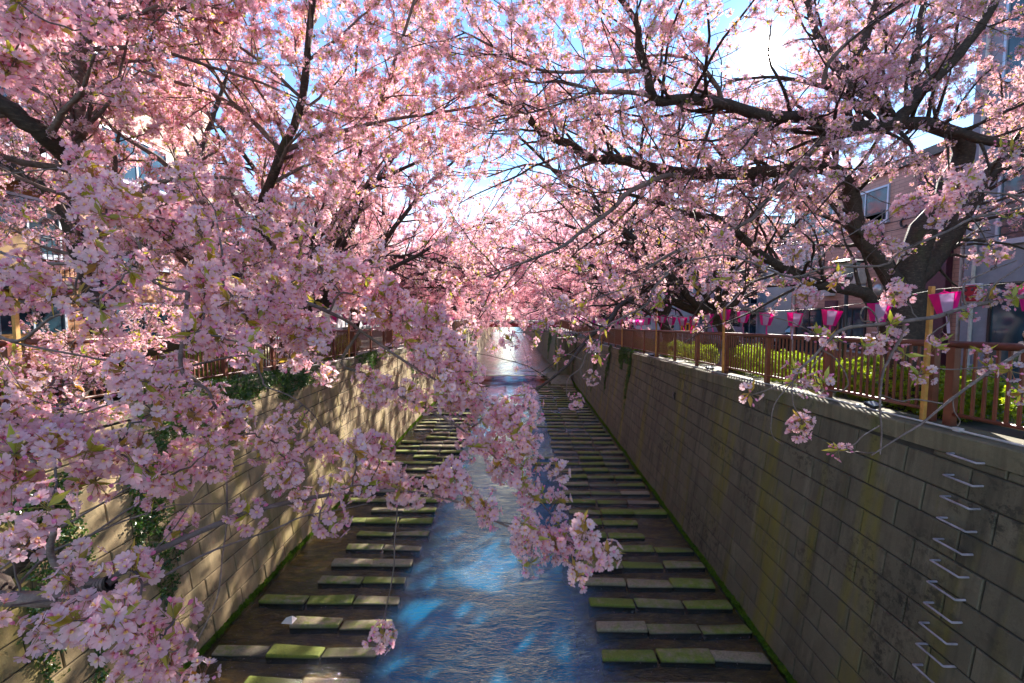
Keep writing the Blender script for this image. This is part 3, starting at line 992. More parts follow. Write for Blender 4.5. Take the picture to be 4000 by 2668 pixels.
def small_lantern_mesh():
    mb = MB()
    for k in range(6):
        mb.add([hexp(k, RT, 0), hexp(k + 1, RT, 0), hexp(k + 1, RB, -LH), hexp(k, RB, -LH)], [(0, 1, 2, 3)], k % 2)
    mb.add([hexp(k, RB, -LH) for k in range(6)], [tuple(range(6))[::-1]], 0)
    mb.box((-.006, -.02, -LH - .28), (.006, .02, -LH), 0)
    return mb.mesh('paper_lantern', [M['pink'], M['whitep']])
LSMALL = small_lantern_mesh()
def lantern(loc, label, detailed, rz, tilt):
    if not detailed:
        o = link('paper_lantern', LSMALL, None, loc, (tilt, 0.5 * tilt, rz))
        return tag(o, label, 'lantern', 'pink and white paper lanterns strung along the canal')
    e = empty('paper_lantern', loc)
    e.rotation_euler = (tilt, 0.6 * tilt, rz)
    for k in range(6):
        link('panel', PAN_P if k % 2 == 0 else PAN_W, e, None, (0, 0, math.pi / 3 * k))
    link('frame', RING, e); link('base_plate', BASE, e)
    link('tail_ribbon', TAIL_P if random.random() < 0.6 else TAIL_W, e, None, (random.uniform(-.2, .2), random.uniform(-.15, .15), random.uniform(0, 3)))
    return tag(e, label, 'lantern', 'pink and white paper lanterns strung along the canal')
def lantern_line(s, y_first, y_end, poles, word):
    X = xface(s, 5.3) + s * 0.31
    zc = lambda y: ztop(y) + 1.97
    for i, y in enumerate(poles):
        z = ztop(y)
        mb = MB().box((-.027, -.034, -.02), (.027, .034, 2.02))
        o = mb.build('wooden_pole', M['pole'], None, loc=(X - s * 0.05 + bend(y), y, z), rot=(random.uniform(-.008, .008), random.uniform(-.012, .012), 0), bevel=0.004)
        tag(o, 'pale timber pole tied to the %s railing, %s from the camera' % (word, ordinal(i + 1)), 'pole', 'timber poles carrying the lantern cables')
    def sag(y):
        for a, b in zip(poles[:-1], poles[1:]):
            if a <= y <= b:
                t = (y - a) / (b - a)
                return zc(y) - 0.20 * 4 * t * (1 - t)
        return zc(y)
    ys = np.arange(poles[0] - 2.5, y_end, 0.5)
    tag(MB().tube([(X + 0.02 * s + bend(y), y, sag(y)) for y in ys], 0.007, 5).build('lantern_cable', M['cable'], sm=True), 'thin dark cable carrying the lanterns above the %s railing' % word, 'cable')
    y = y_first
    k = 1
    while y < y_end:
        lab = 'pink and white tapered paper lantern, %s along the %s bank from the camera' % (ordinal(k), word)
        lantern((X + 0.02 * s + bend(y), y, sag(y) - 0.065), lab, y < 24, 0.52 + random.uniform(-.25, .25), random.uniform(-.12, .12))
        y += 1.22 if y < 30 else 1.6
        k += 1
lantern_line(1, 5.72, 60, [7.1, 14.1, 21.1, 28.1, 35.1, 42.1, 49.1, 56.1], 'right')
lantern_line(-1, 15.2, 58, [6.8, 13.3, 20.2, 27.2, 34.2, 41.2, 48.2, 55.2], 'left')

# ------------------------------------------------------------------ red girder bridge
M['red'] = simple('red_bridge_paint', (0.42, 0.018, 0.02), 0.5, 0, 0.15, 2)
M['deck'] = simple('bridge_concrete', (0.22, 0.2, 0.18), 0.8)
br = empty('girder_bridge', (bend(75) - 0.6, 75, 0))
tag(br, 'red girder road bridge crossing the canal far upstream', 'bridge')
MB().box((-9.5, -0.12, 4.30), (9.0, 0.12, 4.95)).build('girder', M['red'], br)
MB().box((-9.5, -0.2, 4.27), (9.0, 0.2, 4.32)).build('flange', M['red'], br)
MB().box((-9.5, 4.4, 4.30), (9.0, 4.7, 4.95)).build('girder', M['red'], br)
MB().box((-9.8, -0.3, 4.96), (9.3, 5.0, 5.25)).build('deck', M['deck'], br)
pm = MB().box((-.05, -.05, 5.25), (.05, .05, 6.3)).mesh('post', M['rail'])
for i in range(10): link('post', pm, br, (-9 + i * 2.0, -0.2, 0))
for z in (5.45, 6.3):
    MB().tube([(-9.5, -0.2, z), (9.0, -0.2, z)], 0.05, 6).build('rail', M['rail'], br)
bm_ = MB()
for i in range(120): bm_.box((-9.3 + i * 0.152, -0.215, 5.45), (-9.3 + i * 0.152 + .03, -0.185, 6.3))
bm_.build('balusters', M['rail'], br)['kind'] = 'stuff'
for i in range(7):
    lantern((bend(75) - 5.2 + i * 1.5, 74.6, 7.15 - 0.1 * math.sin(i * 3.14 / 6)), 'pink paper lantern above the red bridge, %s from the left' % ordinal(i + 1), False, random.random(), 0)

# ================================================================== BUILDINGS
def tile_mat(name, c1, c2, mortar, bw, bh):
    m, nt, out = newmat(name)
    g = nt.nodes.new('ShaderNodeNewGeometry')
    sx = N(nt, 'ShaderNodeSeparateXYZ'); nt.links.new(g.outputs['Position'], sx.inputs[0])
    ad = N(nt, 'ShaderNodeMath', operation='ADD'); nt.links.new(sx.outputs['X'], ad.inputs[0]); nt.links.new(sx.outputs['Y'], ad.inputs[1])
    cb = N(nt, 'ShaderNodeCombineXYZ'); nt.links.new(ad.outputs[0], cb.inputs[0]); nt.links.new(sx.outputs['Z'], cb.inputs[1])
    b = N(nt, 'ShaderNodeTexBrick')
    b.inputs['Color1'].default_value = (*c1, 1); b.inputs['Color2'].default_value = (*c2, 1); b.inputs['Mortar'].default_value = (*mortar, 1)
    b.inputs['Scale'].default_value = 1.0; b.inputs['Brick Width'].default_value = bw; b.inputs['Row Height'].default_value = bh
    b.inputs['Mortar Size'].default_value = bh * 0.07
    nt.links.new(cb.outputs[0], b.inputs['Vector'])
    gr = noise(nt, 0.9, 6, 0.6, pos(nt, (1, 1, 0.35)))
    c = mixc(nt, ramp(nt, gr.outputs['Fac'], [(0.45, 0.0), (0.8, 0.5)]).outputs[0], b.outputs['Color'], tuple(x * 0.5 for x in c1))
    pbsdf(nt, out, c, 0.55, bump(nt, b.outputs['Fac'], -0.4, 0.01))
    return m
M['pink_tile'] = tile_mat('salmon_facade_tile', (0.46, 0.25, 0.20), (0.52, 0.30, 0.24), (0.28, 0.16, 0.14), 0.46, 0.125)
M['purple_tile'] = tile_mat('mauve_facade_tile', (0.24, 0.19, 0.26), (0.30, 0.23, 0.30), (0.14, 0.11, 0.15), 0.24, 0.12)
M['brick'] = tile_mat('yellow_brown_brick_tile', (0.42, 0.19, 0.05), (0.30, 0.11, 0.035), (0.22, 0.15, 0.08), 0.24, 0.085)
M['render_grey'] = simple('grey_rendered_wall', (0.28, 0.29, 0.35), 0.85, 0, 0.15, 2.5, 0.5)
M['beige'] = simple('beige_rendered_wall', (0.46, 0.38, 0.27), 0.85, 0, 0.15, 1.5, 0.3)
M['blue_grey'] = simple('blue_grey_panel_wall', (0.22, 0.30, 0.38), 0.7, 0, 0.12, 1.2)
M['pale'] = simple('pale_wall', (0.52, 0.50, 0.52), 0.8, 0, 0.1, 1.2)
M['teal'] = simple('teal_panel', (0.04, 0.24, 0.26), 0.35, 0, 0.15, 1.0)
M['frame'] = simple('dark_window_frame', (0.025, 0.022, 0.028), 0.4)
M['alu'] = simple('aluminium_frame', (0.45, 0.52, 0.62), 0.35, 0.4, 0.1)
M['roofm'] = simple('roof_slab', (0.16, 0.155, 0.15), 0.8)
M['maroon'] = simple('maroon_panel', (0.10, 0.035, 0.06), 0.5)
def glass_mat():
    m, nt, out = newmat('window_glass')
    n = noise(nt, 1.1, 3, 0.5, pos(nt))
    c = ramp(nt, n.outputs['Fac'], [(0.3, (0.01, 0.02, 0.03)), (0.6, (0.03, 0.07, 0.10)), (0.8, (0.12, 0.2, 0.24))]).outputs[0]
    pbsdf(nt, out, c, 0.06, None, 0, 0.9)
    return m
M['glass'] = glass_mat()
def cuboid(lo, hi, name, mat, root, **kw):
    o = np.array(root.location)
    return MB().box(np.array(lo) - o, np.array(hi) - o).build(name, mat, root, **kw)
def window(root, s, X, y0, y1, z0, z1, frame='frame', mull=1, sill=True, proud=0.06):
    """window in a facade at x = X that looks towards the canal; s = +1 for the right bank"""
    fx = X - s * proud
    o = np.array(root.location)
    w = MB()
    t = 0.07
    def bx(a, b, c, d, xa, xb, mb):
        lo = (min(xa, xb), a, c); hi = (max(xa, xb), b, d)
        mb.box(np.array(lo) - o, np.array(hi) - o)
    xa, xb = X + s * 0.02, fx
    bx(y0, y1, z0, z0 + t, xa, xb, w); bx(y0, y1, z1 - t, z1, xa, xb, w)
    bx(y0, y0 + t, z0 + t, z1 - t, xa, xb, w); bx(y1 - t, y1, z0 + t, z1 - t, xa, xb, w)
    for k in range(mull):
        yc = y0 + (y1 - y0) * (k + 1) / (mull + 1)
        bx(yc - .025, yc + .025, z0 + t, z1 - t, xa, X - s * (proud - 0.015), w)
    win = w.build('window', M[frame], root)
    g = MB(); bx(y0 + t * .9, y1 - t * .9, z0 + t * .9, z1 - t * .9, X - s * 0.005, X - s * 0.018, g)
    p = g.build('pane', M['glass'], win)
    if sill:
        g = MB(); bx(y0 - .06, y1 + .06, z0 - .07, z0 - .003, X + s * 0.02, X - s * (proud + 0.07), g)
        g.build('sill', M['alu'], win)
    return win
def balcony(root, s, X, y0, y1, z, mat, dep=1.1, solid=True):
    cuboid((min(X - s * dep, X - s * .003), y0, z - .18), (max(X - s * dep, X - s * .003), y1, z), 'balcony_slab', M['roofm'], root)
    xo = X - s * dep
    if solid:
        cuboid((min(xo, xo + s * .1), y0, z + .002), (max(xo, xo + s * .1), y1, z + 1.05), 'parapet', mat, root)
    else:
        o = np.array(root.location)
        mb = MB()
        for zz in (z + .1, z + 1.05):
            mb.tube(np.array([(xo, y0, zz), (xo, y1, zz)]) - o, 0.022, 6)
        y = y0
        while y <= y1:
            mb.tube(np.array([(xo, y, z), (xo, y, z + 1.05)]) - o, 0.011, 5); y += 0.14
        mb.build('balcony_rail', M['frame'], root)
def building(name, s, X, y0, y1, z1, depth, wall, label, roof=True):
    z0 = 4.0
    root = empty(name, (X, (y0 + y1) / 2, z0))
    tag(root, label, 'building')
    cuboid((min(X, X + s * depth), y0, z0), (max(X, X + s * depth), y1, z1), 'wall', M[wall], root)
    if roof:
        cuboid((min(X - s * .15, X + s * (depth + .15)), y0 - .1, z1 + .003), (max(X - s * .15, X + s * (depth + .15)), y1 + .1, z1 + .3), 'roof', M['roofm'], root)
    return root

# grey rendered building, near right
b = building('grey_building', 1, 12.2, 2.0, 13.25, 19.0, 14, 'render_grey', 'grey rendered building with blue framed windows at the right edge')
window(b, 1, 12.2, 8.2, 12.45, 5.2, 7.7, 'frame', 2, False)
window(b, 1, 12.2, 9.2, 12.4, 8.7, 11.2, 'alu', 1)
window(b, 1, 12.2, 9.0, 12.5, 12.7, 14.9, 'alu', 2)
window(b, 1, 12.2, 4.0, 7.4, 12.7, 14.9, 'alu', 2)
window(b, 1, 12.2, 4.0, 7.2, 8.7, 11.2, 'alu', 1)
window(b, 1, 12.2, 9.0, 12.5, 16.2, 17.9, 'alu', 2)
mb = MB()
# red box with a white surround on the grey wall
rb = empty('red_wall_box', (12.14, 12.9, 7.45))
MB().box((-.05, -.26, -.26), (.055, .26, .26)).build('surround', simple('white_enamel', (0.6, 0.55, 0.6), 0.4), rb, bevel=0.03, seg=2)
MB().box((-.085, -.2, -.22), (-.05, .2, .22)).build('red_panel', simple('red_enamel', (0.42, 0.01, 0.03), 0.35), rb, bevel=0.02)
for i in range(2):
    for j in range(2):
        MB().lathe([(0.045, 0), (0.045, .01), (0.02, .014)], 12).build('knob', M['maroon'], rb, rot=(0, R(-90), 0), loc=(-.085, -.09 + .18 * i, -.09 + .18 * j))
tag(rb, 'square red box with white border on the grey building wall', 'wall box')

# salmon tiled building
b = building('salmon_building', 1, 13.2, 13.6, 23.2, 11.9, 14, 'pink_tile', 'salmon tiled building with dark framed windows behind the large cherry')
window(b, 1, 13.2, 17.32, 19.64, 10.2, 11.5, 'alu', 1)
window(b, 1, 13.2, 20.28, 22.49, 10.2, 11.5, 'alu', 1)
window(b, 1, 13.2, 20.80, 22.60, 8.9, 10.4, 'frame', 1)
window(b, 1, 13.2, 17.53, 18.59, 9.3, 10.6, 'frame', 0)
window(b, 1, 13.2, 20.70, 22.70, 5.0, 7.1, 'frame', 1, False)
window(b, 1, 13.2, 18.16, 19.64, 5.4, 7.1, 'frame', 1)
cuboid((13.08, 19.8, 4.2), (13.197, 20.5, 7.4), 'door_surround', M['maroon'], b)
cuboid((13.0, 14.7, 4.2), (13.197, 15.9, 11.6), 'dark_panel', M['maroon'], b)
# letter C on the facade
ang = [R(45 + 270 * i / 14) for i in range(15)]
pts = [(-.03, -0.15 * math.cos(a), 0.15 * math.sin(a)) for a in ang]
o = MB().tube(pts, 0.035, 6).build('letter', M['frame'], b, loc=(0, 16.6 - b.location.y, 10.0 - b.location.z))
o['label'] = 'black letter C on the salmon tiles'
o = MB().lathe([(0.22, 0), (0.21, .08), (0.15, .16), (0.05, .2)], 16).build('vent_hood', simple('steel_vent', (0.5, 0.5, 0.52), 0.3, 0.5), b, sm=True, rot=(0, R(-90), 0), loc=(-.003, 17.6 - b.location.y, 7.75 - b.location.z))
o = MB().lathe([(0.2, 0), (0.2, .05), (0.12, .06)], 16).build('vent_hood', M['pink_tile'], b, sm=True, rot=(0, R(-90), 0), loc=(-.003, 17.4 - b.location.y, 7.05 - b.location.z))
cuboid((12.95, 20.0, 7.6), (13.197, 20.6, 7.95), 'meter_box', M['pale'], b)

# apartment block with tiled balconies
b = building('mauve_apartment_building', 1, 15.0, 29.0, 41.0, 11.9, 12, 'blue_grey', 'blue-grey apartment block with mauve tiled balconies behind the right trees')
for k in range(3):
    z = 4.9 + k * 2.3
    balcony(b, 1, 15.0, 29.2, 34.6, z, M['purple_tile'], 1.3)
    balcony(b, 1, 15.0, 35.4, 40.8, z, M['purple_tile'], 1.3)
    window(b, 1, 15.0, 30.0, 32.0, z + .15, z + 2.1, 'alu', 1, False)
    window(b, 1, 15.0, 32.4, 34.2, z + .6, z + 2.1, 'frame', 1, False)
    window(b, 1, 15.0, 36.4, 39.6, z + .15, z + 2.1, 'alu', 2, False)
b = building('teal_building', 1, 12.6, 45.0, 55.0, 15.5, 12, 'pale', 'tall pale building with teal panels far up the right bank')
for k in range(4):
    z = 5.6 + k * 2.4
    cuboid((12.5, 45.6, z), (12.597, 49.4, z + 1.7), 'teal_panel', M['teal'], b)
    window(b, 1, 12.6, 50.2, 54.2, z, z + 1.6, 'alu', 2)
b = building('pink_far_building', 1, 14.0, 59.0, 76.0, 13.5, 12, 'pink_tile', 'far salmon building with rows of small windows near the bridge')
for k in range(3):
    for j in range(4):
        window(b, 1, 14.0, 60 + j * 4, 62.2 + j * 4, 5.8 + k * 2.7, 7.2 + k * 2.7, 'frame', 1)
# left bank
b = building('brick_apartment_building', -1, -13.0, 1.0, 20.0, 15.5, 12, 'brick', 'yellow-brown brick tiled apartment building behind the left trees')
for k in range(4):
    z = 5.0 + k * 2.75
    for j, (a, c) in enumerate(((4.2, 6.6), (8.2, 10.4), (11.4, 13.2), (14.6, 17.4))):
        window(b, -1, -13.0, a, c, z + .7, z + 2.25, 'alu', 1)
    if k: 
        balcony(b, -1, -13.0, 7.8, 13.6, z, M['brick'], 1.1, False)
        balcony(b, -1, -13.0, 3.0, 7.0, z, M['brick'], 1.1, False)
tag(cuboid((-11.92, 10.4, 8.0), (-11.86, 11.5, 8.95), 'hanging_futon', simple('brown_quilt', (0.30, 0.19, 0.09), 0.9), b))
cuboid((-12.9, 3.2, 4.2), (-12.4, 6.8, 7.4), 'green_shutter', simple('dark_green_shutter', (0.01, 0.11, 0.07), 0.6), b)
b = building('beige_house', -1, -14.0, 22.0, 33.0, 12.5, 10, 'beige', 'beige rendered house behind the second left cherry')
for k in range(3):
    for j in range(3):
        window(b, -1, -14.0, 23 + j * 3.4, 25 + j * 3.4, 5.4 + k * 2.6, 6.8 + k * 2.6, 'alu', 1)
b = building('pale_block', -1, -14.5, 37.0, 56.0, 15.5, 10, 'pale', 'pale block of flats with balconies far up the left bank')
for k in range(4):
    z = 5.6 + k * 2.6
    balcony(b, -1, -14.5, 38.0, 55.0, z, M['pale'], 1.1)
    for j in range(5):
        window(b, -1, -14.5, 38.6 + j * 3.3, 40.8 + j * 3.3, z + .2, z + 2.0, 'alu', 1, False)
b = building('grey_far_block', -1, -15.0, 60.0, 82.0, 13.0, 10, 'render_grey', 'grey far building beside the red bridge on the left')
for k in range(3):
    for j in range(5):
        window(b, -1, -15.0, 61 + j * 4, 63 + j * 4, 5.8 + k * 2.6, 7.2 + k * 2.6, 'alu', 1)

# wooden slatted bin store behind the left railing
st = empty('slatted_shed', (-10.6, 9.6, ztop(9.6) - .2))
for k in range(9):
    MB().box((0, -1.3, .15 + .13 * k), (.025, 1.3, .265 + .13 * k)).build('slat', M['pole'], st)
MB().box((-.7, -1.35, 0), (-.01, 1.35, 1.35)).build('body', M['roofm'], st)
MB().box((-.8, -1.45, 1.353), (.1, 1.45, 1.41)).build('lid', M['pole'], st)
tag(st, 'low shed with horizontal timber slats behind the left railing', 'shed')

# air-conditioners and drainpipes on the facades
M['acw'] = simple('off_white_metal', (0.5, 0.48, 0.45), 0.5)
def aircon(s, X, y, z, label):
    r_ = empty('air_conditioner', (X - s * .2, y, z))
    MB().box((-.16, -.4, 0), (.16, .4, .58)).build('casing', M['acw'], r_, bevel=.015)
    MB().lathe([(.22, 0), (.22, .015), (.05, .02)], 16).build('fan_grille', M['black'], r_, rot=(0, R(-90 * s), 0), loc=(-s * .161, .1, .29))
    for q in (-.3, .3): MB().box((-.15, q - .02, -.12), (.19, q + .02, -.003)).build('bracket', M['alu'], r_)
    tag(r_, label, 'air conditioner')
aircon(1, 13.2, 18.6, 8.0, 'white air conditioner on the salmon building between the windows')
aircon(1, 12.2, 7.9, 8.3, 'white air conditioner on the grey building wall')
aircon(-1, -13.0, 7.4, 7.3, 'white air conditioner low on the brick apartment building')
aircon(-1, -13.0, 14.0, 10.2, 'white air conditioner high on the brick apartment building')
for s_, X_, y_, z_, lab in ((1, 13.2, 14.35, 11.6, 'drainpipe running down the near corner of the salmon building'), (1, 13.2, 22.9, 11.6, 'drainpipe running down the far corner of the salmon building'), (1, 12.2, 12.9, 18.5, 'drainpipe on the grey building beside the red box'), (-1, -13.0, 10.9, 15.2, 'drainpipe down the middle of the brick apartment building')):
    mb = MB().tube([(X_ - s_ * .06, y_, 4.3), (X_ - s_ * .06, y_, z_)], .045, 8)
    zz_ = 5.5
    while zz_ < z_:
        mb.box((X_ - s_ * .06 - .06, y_ - .06, zz_), (X_ - s_ * .06 + .06, y_ + .06, zz_ + .04)); zz_ += 1.8
    tag(mb.build('drainpipe', M['acw']), lab, 'drainpipe')
# overhead wires in front of the right-hand buildings
for i, (za, zb, x) in enumerate(((9.9, 9.6, 10.9), (10.15, 9.85, 10.95), (9.2, 9.0, 10.8))):
    ys_ = np.linspace(2, 46, 40)
    tag(MB().tube([(x, y, za + (zb - za) * k / 39 - .5 * math.sin(math.pi * ((y - 2) % 22) / 22)) for k, y in enumerate(ys_)], .012, 5).build('overhead_wire', M['black']),
        '%s black overhead wire in front of the right-hand buildings' % ('lowest', 'middle', 'uppermost')[(1, 2, 0)[i]], 'wire', 'overhead wires above the right street')

# ------------------------------------------------------------------ street things
def lamp(loc):
    r_ = empty('street_lamp', loc)
    MB().tube([(0, 0, 0), (0, 0, 2.9)], 0.05, 10).build('post', M['black'], r_, sm=True)
    MB().lathe([(0.10, 0), (0.32, .36)], 6).build('glass_body', M['lens'], r_, loc=(0, 0, 2.9))
    MB().lathe([(0.42, 0), (0.44, .03), (0.15, .1), (0.02, .12)], 6).build('hood', M['black'], r_, loc=(0, 0, 3.27))
    tag(r_, 'street lamp with flat dark hood and tapered glass behind the right railing', 'street lamp')
lamp((8.6, 12.6, ztop(12.6) - .2))

def suv(loc, rz):
    r_ = empty('parked_car', loc, rz)
    tag(r_, 'boxy dark car with pale roof parked beside the salmon building', 'car')
    body = simple('dark_car_paint', (0.012, 0.016, 0.02), 0.25, 0, 0.1)
    white = simple('pale_car_roof', (0.6, 0.66, 0.68), 0.3)
    tyre = simple('tyre_rubber', (0.015, 0.015, 0.015), 0.9)
    def prof(ps, w, name, mat, bev=0.03):
        n = len(ps)
        v = [(x, -w, z) for x, z in ps] + [(x, w, z) for x, z in ps]
        f = [tuple(range(n)), tuple(range(n, 2 * n))[::-1]] + [(i, n + i, n + (i + 1) % n, (i + 1) % n) for i in range(n)]
        return MB().add(v, f).build(name, mat, r_, bevel=bev, seg=2)
    prof([(-2.2, .45), (2.1, .45), (2.15, .75), (2.1, 1.08), (0.95, 1.16), (-2.15, 1.2), (-2.22, .8)], 0.86, 'body', body)
    prof([(-2.1, 1.19), (0.9, 1.165), (0.55, 1.82), (-2.02, 1.84)], 0.78, 'cabin', body)
    prof([(-2.08, 1.845), (0.58, 1.825), (0.5, 1.93), (-2.0, 1.95)], 0.80, 'roof', white)
    for s in (-1, 1):
        for a, b_ in ((-1.95, -1.1), (-1.0, -.25), (-.15, .5)):
            MB().box((a, s * .785 - .006, 1.28), (b_, s * .785 + .006, 1.72)).build('side_window', M['glass'], r_)
        for x in (-1.35, 1.3):
            w = MB().lathe([(.24, -.1), (.36, -.1), (.38, -.06), (.38, .06), (.36, .1), (.24, .1)], 18).build('wheel', tyre, r_, rot=(R(90), 0, 0), loc=(x, s * .82, .38))
            MB().lathe([(.22, -.03), (.22, .03), (.08, .05)], 14).build('rim', M['alu'], w, loc=(0, 0, -s * .08))
        MB().lathe([(.1, 0), (.1, .03), (.06, .04)], 12).build('headlight', M['lens'], r_, rot=(0, R(90), 0), loc=(2.12, s * .62, .88))
        MB().box((.55, s * .88, 1.2), (.65, s * 1.02, 1.42)).build('mirror', body, r_, bevel=.02)
    MB().box((0.0, -.7, 0), (.02, .7, .52)).build('windscreen', M['glass'], r_, rot=(0, R(-28), 0), loc=(0.93, 0, 1.22))
    MB().box((2.13, -.5, .62), (2.17, .5, .95)).build('grille', M['black'], r_)
    MB().box((2.1, -.88, .42), (2.24, .88, .58)).build('bumper', M['black'], r_, bevel=.02)
suv((15.6, 25.6, ztop(25.6) - .2), R(180))

sg = empty('barrier_sign', (9.7, 27.4, ztop(27.4) - .2))
MB().box((-.4, -.02, 1.25), (.4, .02, 1.75)).build('board', simple('orange_sign', (0.8, 0.3, 0.02), 0.5), sg)
for k in range(3): MB().box((-.3 + .22 * k, -.03, 1.32), (-.18 + .22 * k, -.021, 1.66)).build('stripe', M['black'], sg)
for x in (-.3, .3): MB().tube([(x, 0, 0), (x, 0, 1.25)], .02, 6).build('leg', M['alu'], sg)
tag(sg, 'small orange and black barrier sign on the right street', 'sign')

# people
def person(loc, rz, label, top, trousers, hair_c, h=1.56, long_hair=True):
    r_ = empty('person', loc, rz)
    tag(r_, label, 'person')
    k = h / 1.6
    J = {'pel': (0, 0, .88), 'bel': (.01, 0, 1.02), 'che': (.0, 0, 1.2), 'nec': (.0, 0, 1.34), 'nk2': (.02, 0, 1.40),
         'sl': (0, .15, 1.29), 'sr': (0, -.15, 1.29), 'el': (-.06, .2, 1.05), 'er': (.04, -.2, 1.05), 'wl': (.06, .2, .84), 'wr': (.2, -.17, .9),
         'hl': (0.0, .09, .84), 'hr': (0.0, -.09, .84), 'kl': (.12, .09, .46), 'kr': (-.06, -.09, .46), 'al': (.08, .09, .07), 'ar': (-.24, -.09, .12), 'tl': (.22, .09, .03), 'tr': (-.12, -.09, .05)}
    rad = {'pel': .13, 'bel': .115, 'che': .12, 'nec': .06, 'nk2': .05, 'sl': .065, 'sr': .065, 'el': .042, 'er': .042, 'wl': .03, 'wr': .03, 'hl': .085, 'hr': .085, 'kl': .055, 'kr': .055, 'al': .038, 'ar': .038, 'tl': .035, 'tr': .035}
    E = [('pel', 'bel'), ('bel', 'che'), ('che', 'nec'), ('nec', 'nk2'), ('che', 'sl'), ('che', 'sr'), ('sl', 'el'), ('sr', 'er'), ('el', 'wl'), ('er', 'wr'), ('pel', 'hl'), ('pel', 'hr'), ('hl', 'kl'), ('hr', 'kr'), ('kl', 'al'), ('kr', 'ar'), ('al', 'tl'), ('ar', 'tr')]
    names = list(J)
    me = bpy.data.meshes.new('body')
    me.from_pydata([tuple(c * k for c in J[n]) for n in names], [(names.index(a), names.index(b)) for a, b in E], [])
    ob = link('body', me, r_)
    m, nt, out = newmat('clothes')
    sxyz = N(nt, 'ShaderNodeSeparateXYZ'); tc = N(nt, 'ShaderNodeTexCoord'); nt.links.new(tc.outputs['Object'], sxyz.inputs[0])
    cr = ramp(nt, sxyz.outputs['Z'], [(0.0, trousers), (0.0, trousers)])
    gt = N(nt, 'ShaderNodeMath', operation='GREATER_THAN'); gt.inputs[1].default_value = .9 * k; nt.links.new(sxyz.outputs['Z'], gt.inputs[0])
    g2 = N(nt, 'ShaderNodeMath', operation='GREATER_THAN'); g2.inputs[1].default_value = 1.345 * k; nt.links.new(sxyz.outputs['Z'], g2.inputs[0])
    c = mixc(nt, gt.outputs[0], trousers, top); c = mixc(nt, g2.outputs[0], c, (0.55, 0.32, 0.22))
    pbsdf(nt, out, c, 0.8)
    me.materials.append(m)
    md = ob.modifiers.new('skin', 'SKIN')
    for i, n in enumerate(names):
        me.skin_vertices[0].data[i].radius = (rad[n] * k, rad[n] * k * (0.8 if n in ('bel', 'che', 'pel') else 1))
    me.skin_vertices[0].data[0].use_root = True
    sb = ob.modifiers.new('sub', 'SUBSURF'); sb.levels = 1; sb.render_levels = 2
    # head: an ovoid with brow, nose, lips and chin
    skin = simple('skin', (0.58, 0.34, 0.24), 0.6, 0, 0.05)
    bm = bmesh.new()
    bmesh.ops.create_uvsphere(bm, u_segments=24, v_segments=18, radius=1)
    for v_ in bm.verts:
        x, y, z = v_.co
        jaw = 1 - 0.28 * max(0, -z) ** 1.4
        v_.co = Vector((x * .092 * jaw + (0.010 if z < 0 else 0) * max(0, x), y * .072 * jaw, z * .112))
        if x > .8 and abs(y) < .25:
            if -.25 < z < .12: v_.co.x += .020 * (1 - abs(y) / .25) * (1 - (z + .25) / .5)
            if -.55 < z < -.35: v_.co.x += .008
            if z < -.62: v_.co.x += .010
        if x > .55 and .02 < z < .22 and .2 < abs(y) < .6: v_.co.x -= .006
    me2 = bpy.data.meshes.new('head'); bm.to_mesh(me2); bm.free(); me2.materials.append(skin); smooth(me2)
    hd = link('head', me2, r_, (0.035 * k, 0, 1.49 * k), (0, R(-12), 0))
    hm = simple('hair', hair_c, 0.45)
    bm = bmesh.new()
    bmesh.ops.create_uvsphere(bm, u_segments=20, v_segments=14, radius=1)
    for v_ in list(bm.verts):
        if v_.co.x > .45 and v_.co.z < .55: bm.verts.remove(v_)
    for v_ in bm.verts:
        x, y, z = v_.co
        low = .10 if (long_hair and z < 0) else .0
        v_.co = Vector((x * .103 - .012 - low * .15, y * .084, z * (.122 + low) + .008))
    me3 = bpy.data.meshes.new('hair'); bm.to_mesh(me3); bm.free(); me3.materials.append(hm); smooth(me3)
    link('hair', me3, hd)
    for s in (-1, 1):
        e = MB().lathe([(.002, -.009), (.008, -.005), (.009, 0), (.008, .005), (.002, .009)], 10).build('eye', M['black'], hd, loc=(.078, s * .03, .012))
        # hand with five fingers
        w = Vector(J['wl' if s > 0 else 'wr']) * k
        hb = MB()
        d = Vector((.35, 0, -.94)).normalized()
        hb.tube([w + d * -.01, w + d * .03, w + d * .075], [.02, .032, .03], 8)
        for q in range(4):
            b0 = w + d * .07 + Vector((0, (q - 1.5) * .016, 0))
            ln = (.055, .068, .064, .048)[q]
            hb.tube([b0, b0 + d * ln * .55, b0 + (d + Vector((.5, 0, 0))).normalized() * ln], [.0085, .008, .006], 6)
        b0 = w + d * .025 + Vector((.024, 0, 0))
        hb.tube([b0, b0 + Vector((.025, 0, -.02)), b0 + Vector((.035, 0, -.05))], [.010, .009, .007], 6)
        hb.build('hand', skin, r_, sm=True)
    return r_
person((10.75, 10.1, ztop(10.1) - .2), R(185), 'person with long dark hair and cream top walking behind the right railing', (0.62, 0.48, 0.40), (0.09, 0.10, 0.14), (0.05, 0.025, 0.015))
person((8.9, 27.6, ztop(27.6) - .2), R(150), 'person in dark blue jacket far along the right street', (0.03, 0.05, 0.10), (0.05, 0.05, 0.06), (0.02, 0.015, 0.012), 1.66, False)

